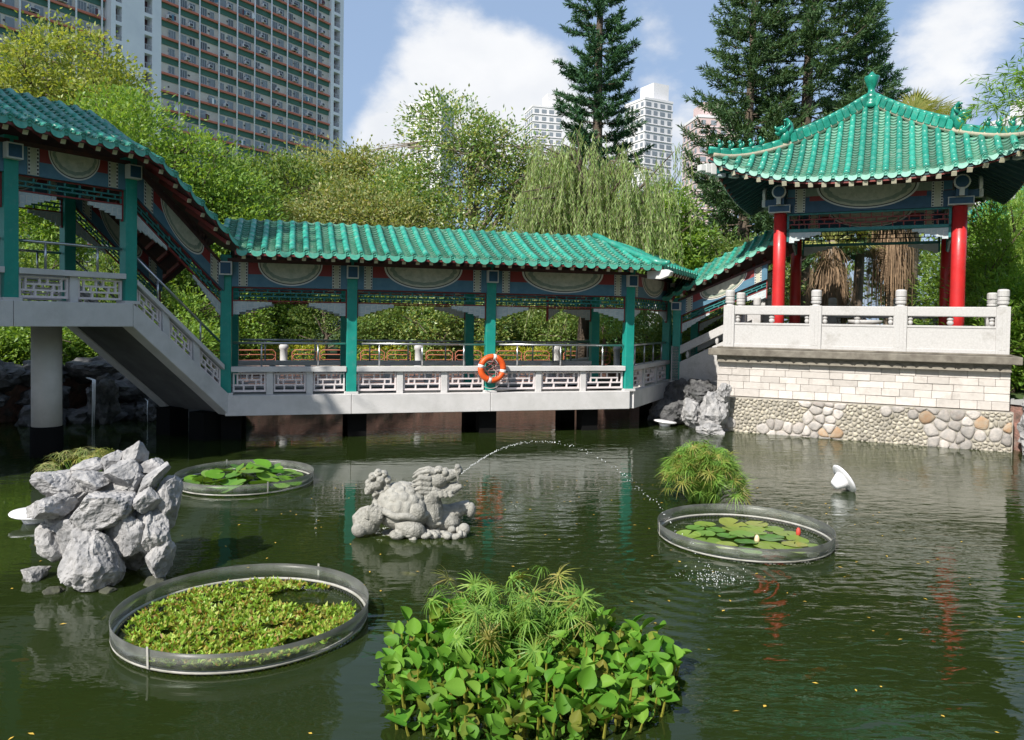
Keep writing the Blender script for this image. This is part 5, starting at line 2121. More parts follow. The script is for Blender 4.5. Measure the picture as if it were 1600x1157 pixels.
def fish_mesh(seed):
    q = random.Random(seed)
    m = MB()
    cv = q.uniform(-.25, .25)
    pts, rs = [], []
    for k in range(9):
        u = k / 8
        pts.append(((u - .5) * .8, cv * (u - .5) ** 2 * .8, 0))
        rs.append(.095 * math.sin(math.pi * (u * .86 + .10)) ** .8 + .006)
    m.tube(pts, rs, 8)
    e = pts[0]
    m.add([(e[0], e[1], 0), (e[0] - .18, e[1] + .07, .06), (e[0] - .13, e[1], 0), (e[0] - .18, e[1] - .02, -.06)], [(0, 1, 2), (0, 2, 3)])
    for sg in (-1, 1):
        m.add([(.15, sg * .08, 0), (.05, sg * .17, -.02), (.02, sg * .09, 0)], [(0, 1, 2)])
    return m
FM = [fish_mesh(s).mesh('fish', M['fish'], True) for s in range(5)] + [fish_mesh(9).mesh('fish', M['fish_pale'], True)]
q = random.Random(31)
for k, (x, y) in enumerate(((-3.55, 6.7), (-3.75, 5.85), (2.62, 5.97), (2.3, 5.78), (2.45, 5.92), (3.3, 6.6), (-1.05, 8.0), (-1.4, 6.85), (-3.55, 9.4), (6.9, 13.4), (-.7, 7.75), (3.9, 7.4), (4.3, 6.9), (3.6, 8.1))):
    s_ = q.uniform(.14, .26)
    o = link('goldfish', FM[(5, 0, 5, 1, 2, 3)[k % 6]], None, (x, y, -.03 - .02 * q.random()), (0, 0, q.gauss(2.6, .8)), (s_, s_, s_))
    tag(o, 'small orange goldfish swimming just under the pond surface', 'fish', 'goldfish in the pond')
def float_leaves():
    P, D, L, Wd = [], [], [], []
    for _ in range(230):
        x, y = rng.uniform(-6, 6), rng.uniform(4.6, 13)
        if any(math.hypot(x - a, y - b) < c for a, b, c in ((-2.27, 6.58, 1.1), (2.9, 9.42, 1.1), (-4.2, 12.15, 1.1), (.13, 5.62, 1.25), (-3.95, 7.75, .8), (-1.1, 9.4, .8))):
            continue
        a = rng.uniform(0, 6.28)
        P.append((x, y, .004))
        D.append((math.cos(a), math.sin(a), 0))
        L.append(rng.uniform(.02, .06))
        Wd.append(rng.uniform(.012, .028))
    n = len(P)
    o = foliage('floating_leaves', np.array(P), np.array(D), np.array(L), np.array(Wd), M['dead_leaf'], None, np.tile([0, 0, 1.0], (n, 1)), 'stuff')
    tag(o, 'scattered fallen yellow leaves floating on the pond', 'leaves', kind='stuff')
float_leaves()

# ------------------------------------------------------------------ life ring on the corridor column
def life_ring():
    c = O_main + dC * 5.734 - nC * .24
    t = thing('life_ring', 'orange life ring with white bands hung on a teal column', 'life ring', (c.x, c.y, 1.53), ANG_M)
    N = 48
    Rr, r = .265, .070
    def arc(a0, a1, rad, m, nm):
        k = max(3, int((a1 - a0) / (2 * math.pi) * N))
        MB().tube([(Rr * math.cos(a0 + (a1 - a0) * i / k), 0, Rr * math.sin(a0 + (a1 - a0) * i / k)) for i in range(k + 1)], rad, 14, 0, True).build(nm, M[m], t, True)
    base = R(-12)
    for k in range(4):
        a = base + k * math.pi / 2
        arc(a + R(7), a + math.pi / 2 - R(7), r, 'ring_orange', 'foam_segment')
        arc(a - R(7.2), a + R(7.2), r + .004, 'band_white', 'white_band')
    q = random.Random(4)
    for k in range(5):
        p = [(q.uniform(-.16, .16), -.03 - .03 * q.random(), .20 - .42 * i / 6 + q.uniform(-.04, .04)) for i in range(7)]
        MB().tube(p, .007, 5).build('rope', M['rope' if k % 2 else 'rope_red'], t, True)
    lp = [(.20 * math.sin(a) - .02, .02, -.34 - .12 * math.cos(a)) for a in [i * .4 - 1.6 for i in range(9)]]
    MB().tube(lp, .007, 5).build('rope', M['rope'], t, True)
    MB().box(-.03, .03, .06, .14, .12, .26).build('hook', M['steel'], t)
life_ring()
# ------------------------------------------------------------------ trees
def limb_set(base, lobes, trunk_r, seed, nl=22, fork=.35, stems=1):
    """tapered trunk with limbs reaching into the crown lobes"""
    q = random.Random(seed)
    m = MB()
    cx = sum(l[0] for l in lobes) / len(lobes)
    cy = sum(l[1] for l in lobes) / len(lobes)
    zt = max(l[2] + l[5] * .4 for l in lobes)
    b = Vector(base)
    for s in range(stems):
        o = Vector((q.uniform(-.3, .3), q.uniform(-.3, .3), 0)) * (stems > 1)
        top = Vector((cx + q.uniform(-.5, .5), cy + q.uniform(-.5, .5), zt))
        path, rs = [], []
        for k in range(9):
            u = k / 8
            p = (b + o).lerp(top, u) + Vector((noise.noise(Vector((u * 3, seed, s))) * .5, noise.noise(Vector((u * 3, seed, s + 9))) * .5, 0)) * u
            path.append(p)
            rs.append(trunk_r * (1 - .82 * u) * (1.25 if k == 0 else 1))
        m.tube(path, rs, 8)
        for k in range(nl // stems):
            l = q.choice(lobes)
            v = Vector((q.gauss(0, 1), q.gauss(0, 1), q.gauss(.2, .8))).normalized()
            e = Vector((l[0] + v.x * l[3] * .85, l[1] + v.y * l[4] * .85, l[2] + v.z * l[5] * .85))
            i = q.randint(3, 7)
            a = path[i]
            if e.z < a.z - 1:
                e.z = a.z
            mid = a.lerp(e, .5) + Vector((q.uniform(-.3, .3), q.uniform(-.3, .3), q.uniform(.1, .5)))
            m.tube([a, mid, e], [rs[i] * .5, rs[i] * .32, .015], 5, 0, False)
            for _ in range(3):
                e2 = e + Vector((q.uniform(-.7, .7), q.uniform(-.7, .7), q.uniform(-.3, .7)))
                m.tube([mid.lerp(e, q.random()), e2], [.03, .008], 4, 0, False)
    return m
def crown_points(lobes, ncl, per, cr, seed, shell=.55):
    g = np.random.default_rng(seed)
    vol = np.array([l[3] * l[4] * l[5] for l in lobes]) ** .72
    pk = g.choice(len(lobes), ncl, p=vol / vol.sum())
    P, C, O = [], [], []
    for i in pk:
        l = lobes[i]
        v = g.normal(size=3)
        v /= np.linalg.norm(v)
        rr_ = shell + (1 - shell) * g.uniform() ** .6 if g.uniform() < .85 else g.uniform()
        c = np.array(l[:3]) + v * rr_ * np.array(l[3:6])
        n = max(4, int(per * g.uniform(.45, 1.5)))
        s = cr * g.uniform(.6, 1.4)
        pts = g.normal(size=(n, 3)) * s * np.array([1, 1, .65]) + c
        P.append(pts)
        O.append(np.tile(v, (n, 1)) * .6 + (pts - c) / s * .5)
    return np.concatenate(P), np.concatenate(O), g
def tree(name, label, base, lobes, ncl, per, cr, L, Wd, m, seed, trunk_r=.18, bark='bark', group=None, droop=0., nl=22, stems=1, up=.2, cat='tree', shell=.55, zmin=None):
    t = thing(name, label, cat, (base[0], base[1], base[2]), 0, group)
    loc = [(l[0] - base[0], l[1] - base[1], l[2] - base[2], *l[3:6]) for l in lobes]
    limb_set((0, 0, 0), loc, trunk_r, seed, nl, stems=stems).build('trunk', M[bark], t, True)
    P, O, g = crown_points(loc, int(ncl * 1.6), int(per * 1.6), cr, seed, shell)
    if zmin is not None:
        k = P[:, 2] > zmin
        P, O = P[k], O[k]
    n = len(P)
    L, Wd = L * 1.05, Wd * 1.12
    D = O + g.normal(size=(n, 3)) * .8 + np.array([0, 0, up - droop])
    D /= np.linalg.norm(D, axis=1, keepdims=True) + 1e-9
    nr = g.normal(size=(n, 3)) * .7 + np.array([0, 0, 1.0]) + O * .4
    V, F = leaf_quads(P, D, nr, L * g.uniform(.65, 1.3, n), Wd * g.uniform(.7, 1.3, n))
    link('crown', npmesh('crown', V, F, M[m]), t)
    return t

G = GZ
# yellow flowering tree over the raised gallery
tree('broadleaf_tree', 'tall tree with yellowish flowering crown behind the raised gallery roof', (-17.6, 30.5, G),
     [(-17.4, 30, 11.2, 2.5, 2.3, 2.6), (-19.6, 30, 10.2, 2.3, 2.2, 2.3), (-15.9, 29.8, 10.2, 1.7, 2, 2.2), (-17.8, 29.5, 8.2, 3.8, 2.6, 2.3), (-21.5, 30, 8.5, 2.5, 2.2, 2.5)],
     520, 36, .36, .17, .085, 'lf_yellow', 11, .3)
# fresh green trees next to it
GB = 'fresh green trees behind the stairs'
tree('broadleaf_tree', 'bright green feathery tree behind the upper end of the gallery stairs', (-13.0, 26, G), [(-13.2, 26, 8.2, 2.0, 1.8, 1.9), (-14.8, 26, 7.2, 1.9, 1.6, 1.8), (-12.2, 26, 6.4, 1.9, 1.8, 2.0), (-15.6, 25.6, 5.4, 2.0, 1.6, 2.0)], 420, 36, .30, .17, .055, 'lf_bright', 12, .16, nl=26)
tree('broadleaf_tree', 'fresh green bushy tree behind the lower end of the gallery stairs', (-10.6, 26.5, G), [(-10.9, 26.4, 7.0, 1.7, 1.6, 1.8), (-9.8, 26.5, 5.8, 1.8, 1.6, 1.8), (-11.6, 26.2, 5.2, 1.8, 1.6, 2.0)], 340, 36, .28, .16, .06, 'lf_bright', 13, .15)
# middle rank behind the corridor
tree('broadleaf_tree', 'rounded olive green tree at the stair end behind the corridor roof', (-9.6, 31, G), [(-9.9, 31, 7.2, 2.2, 1.9, 2.0), (-8.4, 31, 6.6, 1.9, 1.8, 1.9), (-9.4, 30.6, 4.8, 2.6, 2, 2)], 320, 36, .30, .17, .075, 'lf_mid', 14, .18)
tree('broadleaf_tree', 'brownish green tree between the rounded tree and the open leafy tree', (-7.4, 33.5, G), [(-8.1, 33.5, 8.4, 2.2, 1.9, 1.6), (-6.2, 33.5, 8.2, 2.2, 1.9, 1.7), (-7.2, 33, 6.2, 3.2, 2, 2.2)], 430, 34, .30, .17, .07, 'lf_olive', 15, .2)
tree('broadleaf_tree', 'low olive green tree in front of the brownish tree behind the corridor', (-6.0, 28.6, G), [(-6.4, 28.6, 6.0, 2.0, 1.6, 1.7), (-4.6, 28.4, 5.6, 1.8, 1.6, 1.6), (-7.8, 28.5, 5.2, 1.7, 1.5, 1.6)], 340, 34, .26, .14, .06, 'lf_olive', 16, .14)
# open leafy tree with sky between the branches
tree('broadleaf_tree', 'open leafy tree with bare twigs showing, rising highest behind the corridor', (-2.2, 30, G),
     [(-2.6, 30, 9.2, 2.0, 1.8, 2.3), (-4.2, 30, 7.4, 1.8, 1.6, 1.6), (-.8, 30, 8.6, 1.7, 1.6, 1.9), (-2.2, 29.8, 6.2, 2.8, 2, 1.7), (.6, 30, 7.2, 1.5, 1.4, 1.6), (-4.9, 30, 6.0, 1.5, 1.4, 1.4), (.9, 30.2, 8.6, .9, .9, 1.1)],
     500, 24, .26, .15, .07, 'lf_ficus', 17, .2, 'bark_pale', nl=60, shell=.3)
tree('broadleaf_tree', 'glossy dark leaved tree between the willow and the pavilion', (5.6, 28.2, G), [(5.4, 28, 6.3, 1.2, 1.1, 1.5), (6.2, 28, 5.0, 1.2, 1.1, 1.5), (4.9, 28.2, 4.6, 1.2, 1.1, 1.4)], 200, 26, .20, .20, .075, 'lf_bright', 18, .12, nl=30, shell=.35)
tree('broadleaf_tree', 'dark shrubby tree under the conifers beside the pavilion stairs', (8.2, 29.5, G), [(7.6, 29.5, 4.6, 1.5, 1.3, 1.6), (9.2, 29.5, 4.2, 1.6, 1.4, 1.6)], 220, 30, .22, .15, .06, 'lf_mid', 19, .12)

def willow(x, y):
    t = thing('willow_tree', 'weeping willow with trailing strands brushing the corridor roof', 'tree', (x, y, G))
    g = np.random.default_rng(4)
    q = random.Random(4)
    m = MB()
    m.tube([(0, .6, 0), (.1, .5, 2.2), (.2, .3, 4.4), (.3, .2, 6.4)], [.24, .19, .14, .06], 8)
    P, D, L = [], [], []
    tw = MB()
    for k in range(44):
        a = q.uniform(0, 6.28)
        rr_ = q.uniform(.5, 2.4)
        e = Vector((rr_ * math.cos(a) * 1.15, rr_ * math.sin(a) * .62 - .1, q.uniform(4.8, 7.6) - .30 * rr_))
        s = Vector((.2, .35, q.uniform(2.6, 5.6)))
        m.tube([s, s.lerp(e, .55) + Vector((0, 0, .6)), e], [.07, .045, .012], 5, 0, False)
        for j in range(26):
            f = q.uniform(.35, 1.05)
            p0 = s.lerp(e, f) + Vector((q.gauss(0, .22), q.gauss(0, .16), .35 * (1 - abs(2 * f - 1.1)) + q.uniform(0, .25)))
            ln = q.uniform(.9, 2.6) * (1.15 if rr_ > 1.4 else .85)
            dx, dy = q.gauss(0, .12) + .10 * math.cos(a), q.gauss(0, .10) + .10 * math.sin(a)
            n = int(ln * 17)
            pts = []
            for i in range(n):
                u = i / n
                pp = p0 + Vector((dx * ln * (u ** .6) * 1.2, dy * ln * (u ** .6) * 1.2, -ln * u + .12 * math.sin(u * 3.1)))
                P.append(pp)
                b = q.uniform(0, 6.28)
                D.append((math.cos(b) * .42, math.sin(b) * .42, -.9))
                L.append(q.uniform(.12, .22))
                pts.append(pp)
            if len(pts) > 2:
                tw.tube([pts[0], pts[len(pts) // 2], pts[-1]], .004, 3, 0, False)
    m.build('trunk', M['bark'], t, True)
    tw.build('twigs', M['bark_pale'], t)
    P = np.array([tuple(p) for p in P])
    D = np.array(D)
    D /= np.linalg.norm(D, axis=1, keepdims=True)
    n = len(P)
    V, F = leaf_quads(P, D, g.normal(size=(n, 3)), np.array(L), g.uniform(.022, .038, n))
    link('crown', npmesh('crown', V, F, M['lf_willow']), t)
willow(2.2, 23.5)

def conifer(label, x, y, h, rbase, z0, seed, m, lean=0, nsec=1.0, top_r=.12, whorl=.62, dens=1.0, ascend=.25, fl=.16):
    """whorled conifer: tiers of upswept limbs carrying brush-like sprays"""
    t = thing('conifer_tree', label, 'tree', (x, y, G), 0, None)
    g = np.random.default_rng(seed)
    q = random.Random(seed)
    m_ = MB()
    pts = [(lean * u * h + .12 * math.sin(5 * u + seed), .1 * math.sin(4 * u), h * u) for u in [i / 12 for i in range(13)]]
    m_.tube(pts, [max(.03, h * .015 * (1 - u) + .03) for u in [i / 12 for i in range(13)]], 8)
    P, D = [], []
    z = z0
    while z < h - .15:
        u = (z - z0) / (h - z0)
        rad = (rbase * (1 - u) ** .72 + top_r) 
        nb = q.randint(5, 7)
        a0 = q.uniform(0, 6.28)
        ax = lean * z + .12 * math.sin(5 * z / h + seed)
        for b in range(nb):
            a = a0 + 6.283 * b / nb + q.gauss(0, .14)
            ln = rad * q.uniform(.62, 1.15)
            if q.random() < .08:
                continue
            c = Vector((math.cos(a), math.sin(a), 0))
            sd = Vector((-c.y, c.x, 0))
            zz = z + q.uniform(-.2, .2)
            def bp(f):
                return Vector((ax, 0, zz)) + c * (ln * f) + Vector((0, 0, -.10 * ln * math.sin(f * 2.4) + ascend * ln * f ** 2.2))
            m_.tube([bp(0), bp(.5), bp(1)], [.045 * (1 - .5 * u), .028, .01], 4, 0, False)
            ns = max(5, int(ln * 9.5 * dens))
            for s in range(ns):
                f = .22 + .78 * (s + q.random()) / ns
                o = bp(f)
                sl = (.30 + .42 * (1 - f)) * min(1, ln) * q.uniform(.7, 1.25) + .12
                sg = q.choice((-1, 1))
                dr = (c * q.uniform(.4, 1.0) + sd * sg * q.uniform(.2, .95) + Vector((0, 0, q.uniform(.0, .5)))).normalized()
                nn = max(8, int(sl * 64 * nsec))
                for k in range(nn):
                    w = k / nn
                    P.append(o + dr * (sl * w) + Vector((0, 0, .12 * sl * w * w)))
                    e = dr * .9 + Vector((q.gauss(0, .65), q.gauss(0, .65), q.gauss(.15, .6)))
                    D.append(tuple(e.normalized()))
        z += whorl * q.uniform(.8, 1.2) * (1 - .35 * u)
    m_.build('trunk', M['bark'], t, True)
    P = np.array([tuple(p) for p in P])
    D = np.array(D)
    n = len(P)
    V, F = leaf_quads(P, D, g.normal(size=(n, 3)), fl * g.uniform(.7, 1.35, n), fl * .22 * g.uniform(.7, 1.3, n))
    link('crown', npmesh('crown', V, F, M[m]), t)
    return n
cn = 0
cn += conifer('slender tall dark conifer rising alone behind the willow', 4.9, 45, 29.5, 2.7, 8.0, 21, 'lf_conifer', 0, .85, .2, .80, .9, .28, .26)
cn += conifer('broad dark conifer with reddish trunk behind the pavilion roof', 12.9, 34, 25, 4.6, 5.0, 22, 'lf_conifer_y', 0, .72, .3, .86, .85, .3, .23)
cn += conifer('spreading conifer with low branches beside the pavilion stairs', 10.0, 33.2, 20.5, 3.3, 3.0, 23, 'lf_conifer_y', 0, .72, .2, .80, .85, .35, .23)
cn += conifer('narrow pointed conifer behind the pavilion finial', 16.2, 36, 17.2, 2.3, 5.0, 24, 'lf_conifer', 0, .85, .15, .66, .95, .35, .21)

def fan_palm(label, x, y, h, skirt, seed, fronds=True, sk_r=.9):
    t = thing('fan_palm', label, 'palm', (x, y, G))
    q = random.Random(seed)
    MB().tube([(0, 0, 0), (.1, 0, h * .5), (.05, 0, h)], [.24, .2, .17], 10).build('trunk', M['bark_pale'], t, True)
    # dead skirt: hanging dry strips
    V, F = [], []
    n = 900
    for k in range(n):
        a = q.uniform(0, 6.283)
        zt = h - .2 - q.random() * skirt * .55
        r0, r1 = q.uniform(.15, .4), sk_r * q.uniform(.35, 1.0)
        ln = skirt * q.uniform(.3, .75)
        c = Vector((math.cos(a), math.sin(a), 0))
        s = Vector((-c.y, c.x, 0)) * q.uniform(.006, .018)
        o = len(V)
        for i in range(4):
            u = i / 3
            p = c * (r0 + (r1 - r0) * min(1, u * 1.6)) + Vector((.05, 0, zt - ln * u * u * .9 - .1 * u))
            V += [tuple(p - s), tuple(p + s * (1 - .5 * u))]
        for i in range(3):
            F.append((o + 2 * i, o + 2 * i + 1, o + 2 * i + 3, o + 2 * i + 2))
    link('dead_skirt', npmesh('dead_skirt', V, F, M['palm_dead']), t)
    if fronds:
        for k in range(26):
            a = q.uniform(0, 6.28)
            el = q.uniform(-.2, 1.4)
            st = Vector((math.cos(a) * math.cos(el), math.sin(a) * math.cos(el), math.sin(el)))
            o_ = Vector((.05, 0, h)) + st * q.uniform(.5, 1.1)
            m = MB()
            m.tube([(.05, 0, h - .1), o_], [.03, .015], 5)
            sd = st.cross(Vector((0, 0, 1))).normalized()
            up_ = sd.cross(st)
            for b in range(22):
                w = -1.35 + 2.7 * b / 21
                d = (st * math.cos(w) + sd * math.sin(w)).normalized()
                l = q.uniform(.85, 1.15) * (1 - .12 * abs(w))
                sw = d.cross(up_).normalized() * .028
                tip = o_ + d * l + Vector((0, 0, -.16 * l))
                mid = o_ + d * l * .6 + up_ * .02
                m.add([o_, mid - sw, tip, mid + sw], [(0, 1, 2, 3)])
            m.build('frond', M['lf_fan'], t)
fan_palm('fan palm with pale fronds showing above the pavilion roof', 15.2, 29.5, 8.9, 3.0, 51)
fan_palm('fan palm with thick dead skirt seen between the red pillars', 13.5, 27.6, 6.0, 3.3, 52, True, .95)
fan_palm('shorter fan palm with ragged dead skirt seen beside the rear pillar', 11.1, 27.0, 4.6, 3.4, 53, True, .9)

# greenery round the pavilion
def bush(label, x, y, rx, ry, h, ncl, per, cr, L, Wd, m, seed, group=None, z0=None, name='shrub', cat='shrub', shell=.5):
    z0 = G if z0 is None else z0
    return tree(name, label, (x, y, z0), [(x, y, z0 + h * .55, rx, ry, h * .48), (x + rx * .4, y, z0 + h * .4, rx * .6, ry * .7, h * .38), (x - rx * .4, y, z0 + h * .38, rx * .6, ry * .7, h * .36)], ncl, per, cr, L, Wd, m, seed, .05, 'bark', group, 0, 12, 3, .2, cat, shell, .05)
GBm = 'bamboo clumps beyond the pavilion'
BL = ['yellow green bamboo clump right behind the terrace corner post', 'dark green bamboo clump behind the rear pillars of the pavilion', 'tall bamboo clump before the far green roofed pavilion', 'yellow green bamboo clump beside the palm with the thick dead skirt', 'low bamboo clump on the bank past the terrace rocks', 'bamboo clump set back from the terrace balustrade', 'tallest yellow green bamboo clump under the far white block', 'shortest bamboo clump against the side of the terrace']
for i, (x, y, h) in enumerate(((13.6, 21.5, 5.2), (15.0, 23.5, 6.0), (16.8, 25.5, 6.6), (15.6, 26.5, 4.6), (14.2, 18.2, 3.6), (16.2, 20, 4.6), (18.8, 27, 7.4), (12.9, 19.6, 3.0))):
    bush(BL[i], x, y, 1.35, 1.2, h, 190, 30, .28, .19, .032, 'lf_bamboo' if i % 3 else 'lf_bright', 80 + i, GBm, None, 'bamboo_clump', 'bamboo')
for i, (x, y, h) in enumerate(((13.2, 14.8, 2.2), (12.6, 16.6, 2.4), (13.8, 16.0, 2.8))):
    bush('low shrub on the bank past the end of the terrace', x, y, .9, .8, h, 110, 26, .2, .14, .05, 'lf_mid', 95 + i, 'low shrubs past the terrace')
def bamboo_overhang():
    t = thing('bamboo_plant', 'bamboo stem leaning in from the bank with a spray of leaves against the sky', 'bamboo', (12.6, 14.2, G))
    q = random.Random(6)
    g = np.random.default_rng(6)
    m = MB()
    P, D = [], []
    for k in range(7):
        o = Vector((q.uniform(-.3, .3), q.uniform(-.3, .3), 0))
        e = Vector((-3.7 + .42 * k + q.uniform(-.3, .3), .7 + q.uniform(-.3, .3), 5.9 + 1.5 * q.random()))
        mid = Vector((-.3 + .1 * k, .2, 6.4))
        pts = [o * (1 - u) ** 2 + mid * (2 * u * (1 - u)) + e * u * u for u in [i / 12 for i in range(13)]]
        m.tube(pts, [.03 * (1 - .8 * i / 12) for i in range(13)], 6)
        for i in range(95):
            f = q.uniform(.64, 1)
            j = min(11, int(f * 12))
            b = pts[j].lerp(pts[j + 1], q.random())
            dr = Vector((q.gauss(-.3, .8), q.gauss(0, .8), q.gauss(-.1, .5))).normalized()
            ln = q.uniform(.25, .7)
            m.tube([b, b + dr * ln + Vector((0, 0, -.06))], [.006, .002], 3, 0, False)
            for w in range(9):
                p = b + dr * (ln * (.3 + .7 * q.random()))
                P.append(tuple(p))
                v = (dr + Vector((q.gauss(0, .6), q.gauss(0, .6), q.gauss(-.25, .5)))).normalized()
                D.append(tuple(v))
    m.build('stems', M['lf_bamboo'], t)['kind'] = 'stuff'
    n = len(P)
    V, F = leaf_quads(np.array(P), np.array(D), g.normal(size=(n, 3)) + np.array([0, 0, .6]), g.uniform(.13, .24, n), g.uniform(.018, .032, n))
    link('crown', npmesh('crown', V, F, M['lf_bamboo']), t)
bamboo_overhang()

# unseen trees added round the pond to cut sky light on the galleries
for i, (x, y, h, r) in enumerate(((16.5, 2.5, 11, 3.4), (18, 7.5, 12, 3.4), (18.5, 12, 11, 3), (13, -4, 11, 3.4), (7, -9, 9, 3.2), (0, -11, 9, 3.4), (-7, -12, 9, 3.2), (22, -1, 14, 4))):
    tree('broadleaf_tree', ['added sky-blocking tree on the bank facing the raised gallery', 'added sky-blocking tree on the right bank before the low shrubs', 'added sky-blocking tree beside the low shrubs past the terrace', 'added sky-blocking tree at the near corner of the pond', 'added sky-blocking tree behind the near bank, toward the corner', 'added sky-blocking tree behind the middle of the near bank', 'added sky-blocking tree behind the near bank, toward the shade tree', 'tall added sky-blocking tree set back from the right bank'][i], (x, y, G),
         [(x, y, h * .62, r, r, h * .3), (x + 1, y - 1, h * .5, r * .9, r * .9, h * .25), (x - 1, y + 1, h * .42, r * .9, r * .9, h * .28)], 120, 18, .6, .55, .34, 'lf_mid', 700 + i, .25, group='unseen sky-blocking trees added round the pond')
# big shade tree on the left bank, whose shadow falls over the raised gallery
tree('broadleaf_tree', 'large spreading shade tree on the bank beside the raised gallery', (-15.4, 7.2, G),
     [(-14.9, 7.9, 11.2, 3.2, 3.2, 3.0), (-16.6, 6.6, 10.4, 3.0, 3.0, 2.8), (-14.6, 8.4, 14.0, 2.6, 2.6, 2.2), (-16.8, 8.8, 8.6, 2.8, 2.8, 2.2)], 420, 40, .42, .26, .15, 'lf_mid', 20, .4)
# dark wood closing the view behind everything
gW = np.random.default_rng(77)
lob = []
for k in range(34):
    x = -38 + 2.4 * k
    y = 46 + 8 * gW.uniform()
    lob.append((x, y, G + 3.4 + 1.6 * gW.uniform(), 2.4, 2, 3.0 + gW.uniform()))
P, O, g_ = crown_points(lob, 1500, 22, .5, 78)
k = P[:, 2] > G + .05
P, O = P[k], O[k]
n = len(P)
D = O + g_.normal(size=(n, 3)) * .8
D /= np.linalg.norm(D, axis=1, keepdims=True)
wd = foliage('wood', P, D, g_.uniform(.3, .55, n), g_.uniform(.16, .3, n), M['lf_mid'], None, None, 'stuff')
tag(wd, 'far belt of park trees closing the view behind the garden', 'trees', kind='stuff')

# ------------------------------------------------------------------ garden behind the corridor
def hedge(label, pts, w, h, m, seed, group):
    g = np.random.default_rng(seed)
    P = []
    for (a, b) in zip(pts, pts[1:]):
        a, b = np.array(a), np.array(b)
        L = np.linalg.norm(b - a)
        e = (b - a) / L
        nn = np.array([-e[1], e[0]])
        n = int(L * 850)
        s = g.uniform(0, L, n)
        # shell of a rounded hedge
        th = g.uniform(-.1, math.pi + .1, n)
        rr_ = 1 - .25 * g.uniform(0, 1, n) ** 2
        xx = np.cos(th) * w / 2 * rr_
        zz = np.sin(th) ** .5 * h * rr_ if False else np.abs(np.sin(th)) ** .45 * h * rr_
        xy = a[None] + e[None] * s[:, None] + nn[None] * xx[:, None]
        P.append(np.concatenate([xy, (G + .03 + zz + .05 * np.sin(s * 5))[:, None]], 1))
    P = np.concatenate(P)
    n = len(P)
    D = g.normal(size=(n, 3)) + np.array([0, 0, .6])
    D /= np.linalg.norm(D, axis=1, keepdims=True)
    t = thing('hedge', label, 'hedge', (pts[0][0], pts[0][1], G), 0, group)
    P[:, 0] -= pts[0][0]
    P[:, 1] -= pts[0][1]
    P[:, 2] -= G
    foliage('foliage', P, D, g.uniform(.06, .12, n), g.uniform(.03, .06, n), M[m], t)
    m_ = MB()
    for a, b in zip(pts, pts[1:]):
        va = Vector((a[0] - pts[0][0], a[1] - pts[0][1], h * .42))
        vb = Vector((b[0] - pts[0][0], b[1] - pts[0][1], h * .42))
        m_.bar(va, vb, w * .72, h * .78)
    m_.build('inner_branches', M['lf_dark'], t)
GH = 'low yellow hedges in the garden'
hedge('low yellow green hedge behind the first corridor bay, stair end', [(-9.5, 26.0), (-6.5, 26.7)], .9, .66, 'lf_hedge', 1, GH)
hedge('low yellow green hedge between the padded pine and the gap in the garden', [(-5.6, 26.8), (-2.2, 27.5)], .9, .62, 'lf_hedge', 2, GH)
hedge('long low yellow green hedge past the bollard toward the ball trees', [(-1.5, 28.0), (5.5, 29.2)], 1.0, .60, 'lf_hedge', 3, GH)
hedge('thick yellow green hedge on the bank behind the raised gallery', [(-16.5, 20.5), (-13.0, 21.8), (-10.4, 22.6)], 1.2, .85, 'lf_hedge', 4, GH)

# white stone posts with orange tube railing along the far bank
bank = [(-9.6, 21.9), (-7.0, 23.55), (-5.0, 24.1), (-3.0, 24.65), (-.75, 25.2), (1.5, 25.75), (3.6, 26.3)]
for i, (x, y) in enumerate(bank):
    m = MB().lathe([(.15, G + .0), (.15, G + .12), (.11, G + .15), (.11, G + .62), (.14, G + .66), (.14, G + .74), (.09, G + .80)], 14)
    o = m.build('stone_post', M['granite'], None, True, loc=(x, y, 0))
    tag(o, 'short white stone post of the bank railing behind the corridor', 'post', 'stone posts along the far bank')
for (xa, ya), (xb, yb) in zip(bank, bank[1:]):
    a, b = Vector((xa, ya, 0)), Vector((xb, yb, 0))
    e = (b - a).normalized()
    L = (b - a).length
    t = thing('tube_railing', 'orange bent tube railing between white posts on the far bank', 'railing', (xa, ya, G), math.atan2(e.y, e.x), 'orange tube railings along the far bank')
    for x0, x1 in ((.25, L * .48), (L * .52, L - .25)):
        for z0, z1 in ((.18, .62), (.32, .48)):
            d = .08
            p = [(x0, 0, z0 + d), (x0, 0, z1 - d), (x0 + d, 0, z1), (x1 - d, 0, z1), (x1, 0, z1 - d), (x1, 0, z0 + d), (x1 - d, 0, z0), (x0 + d, 0, z0), (x0, 0, z0 + d)]
            MB().tube(p, .014, 6, 0, False).build('tube_loop', M['orange_rail'], t, True)
    for x in (.4, L / 2, L - .4):
        MB().tube([(x, 0, 0), (x, 0, .2)], .02, 6).build('railing_foot', M['orange_rail'], t, True)
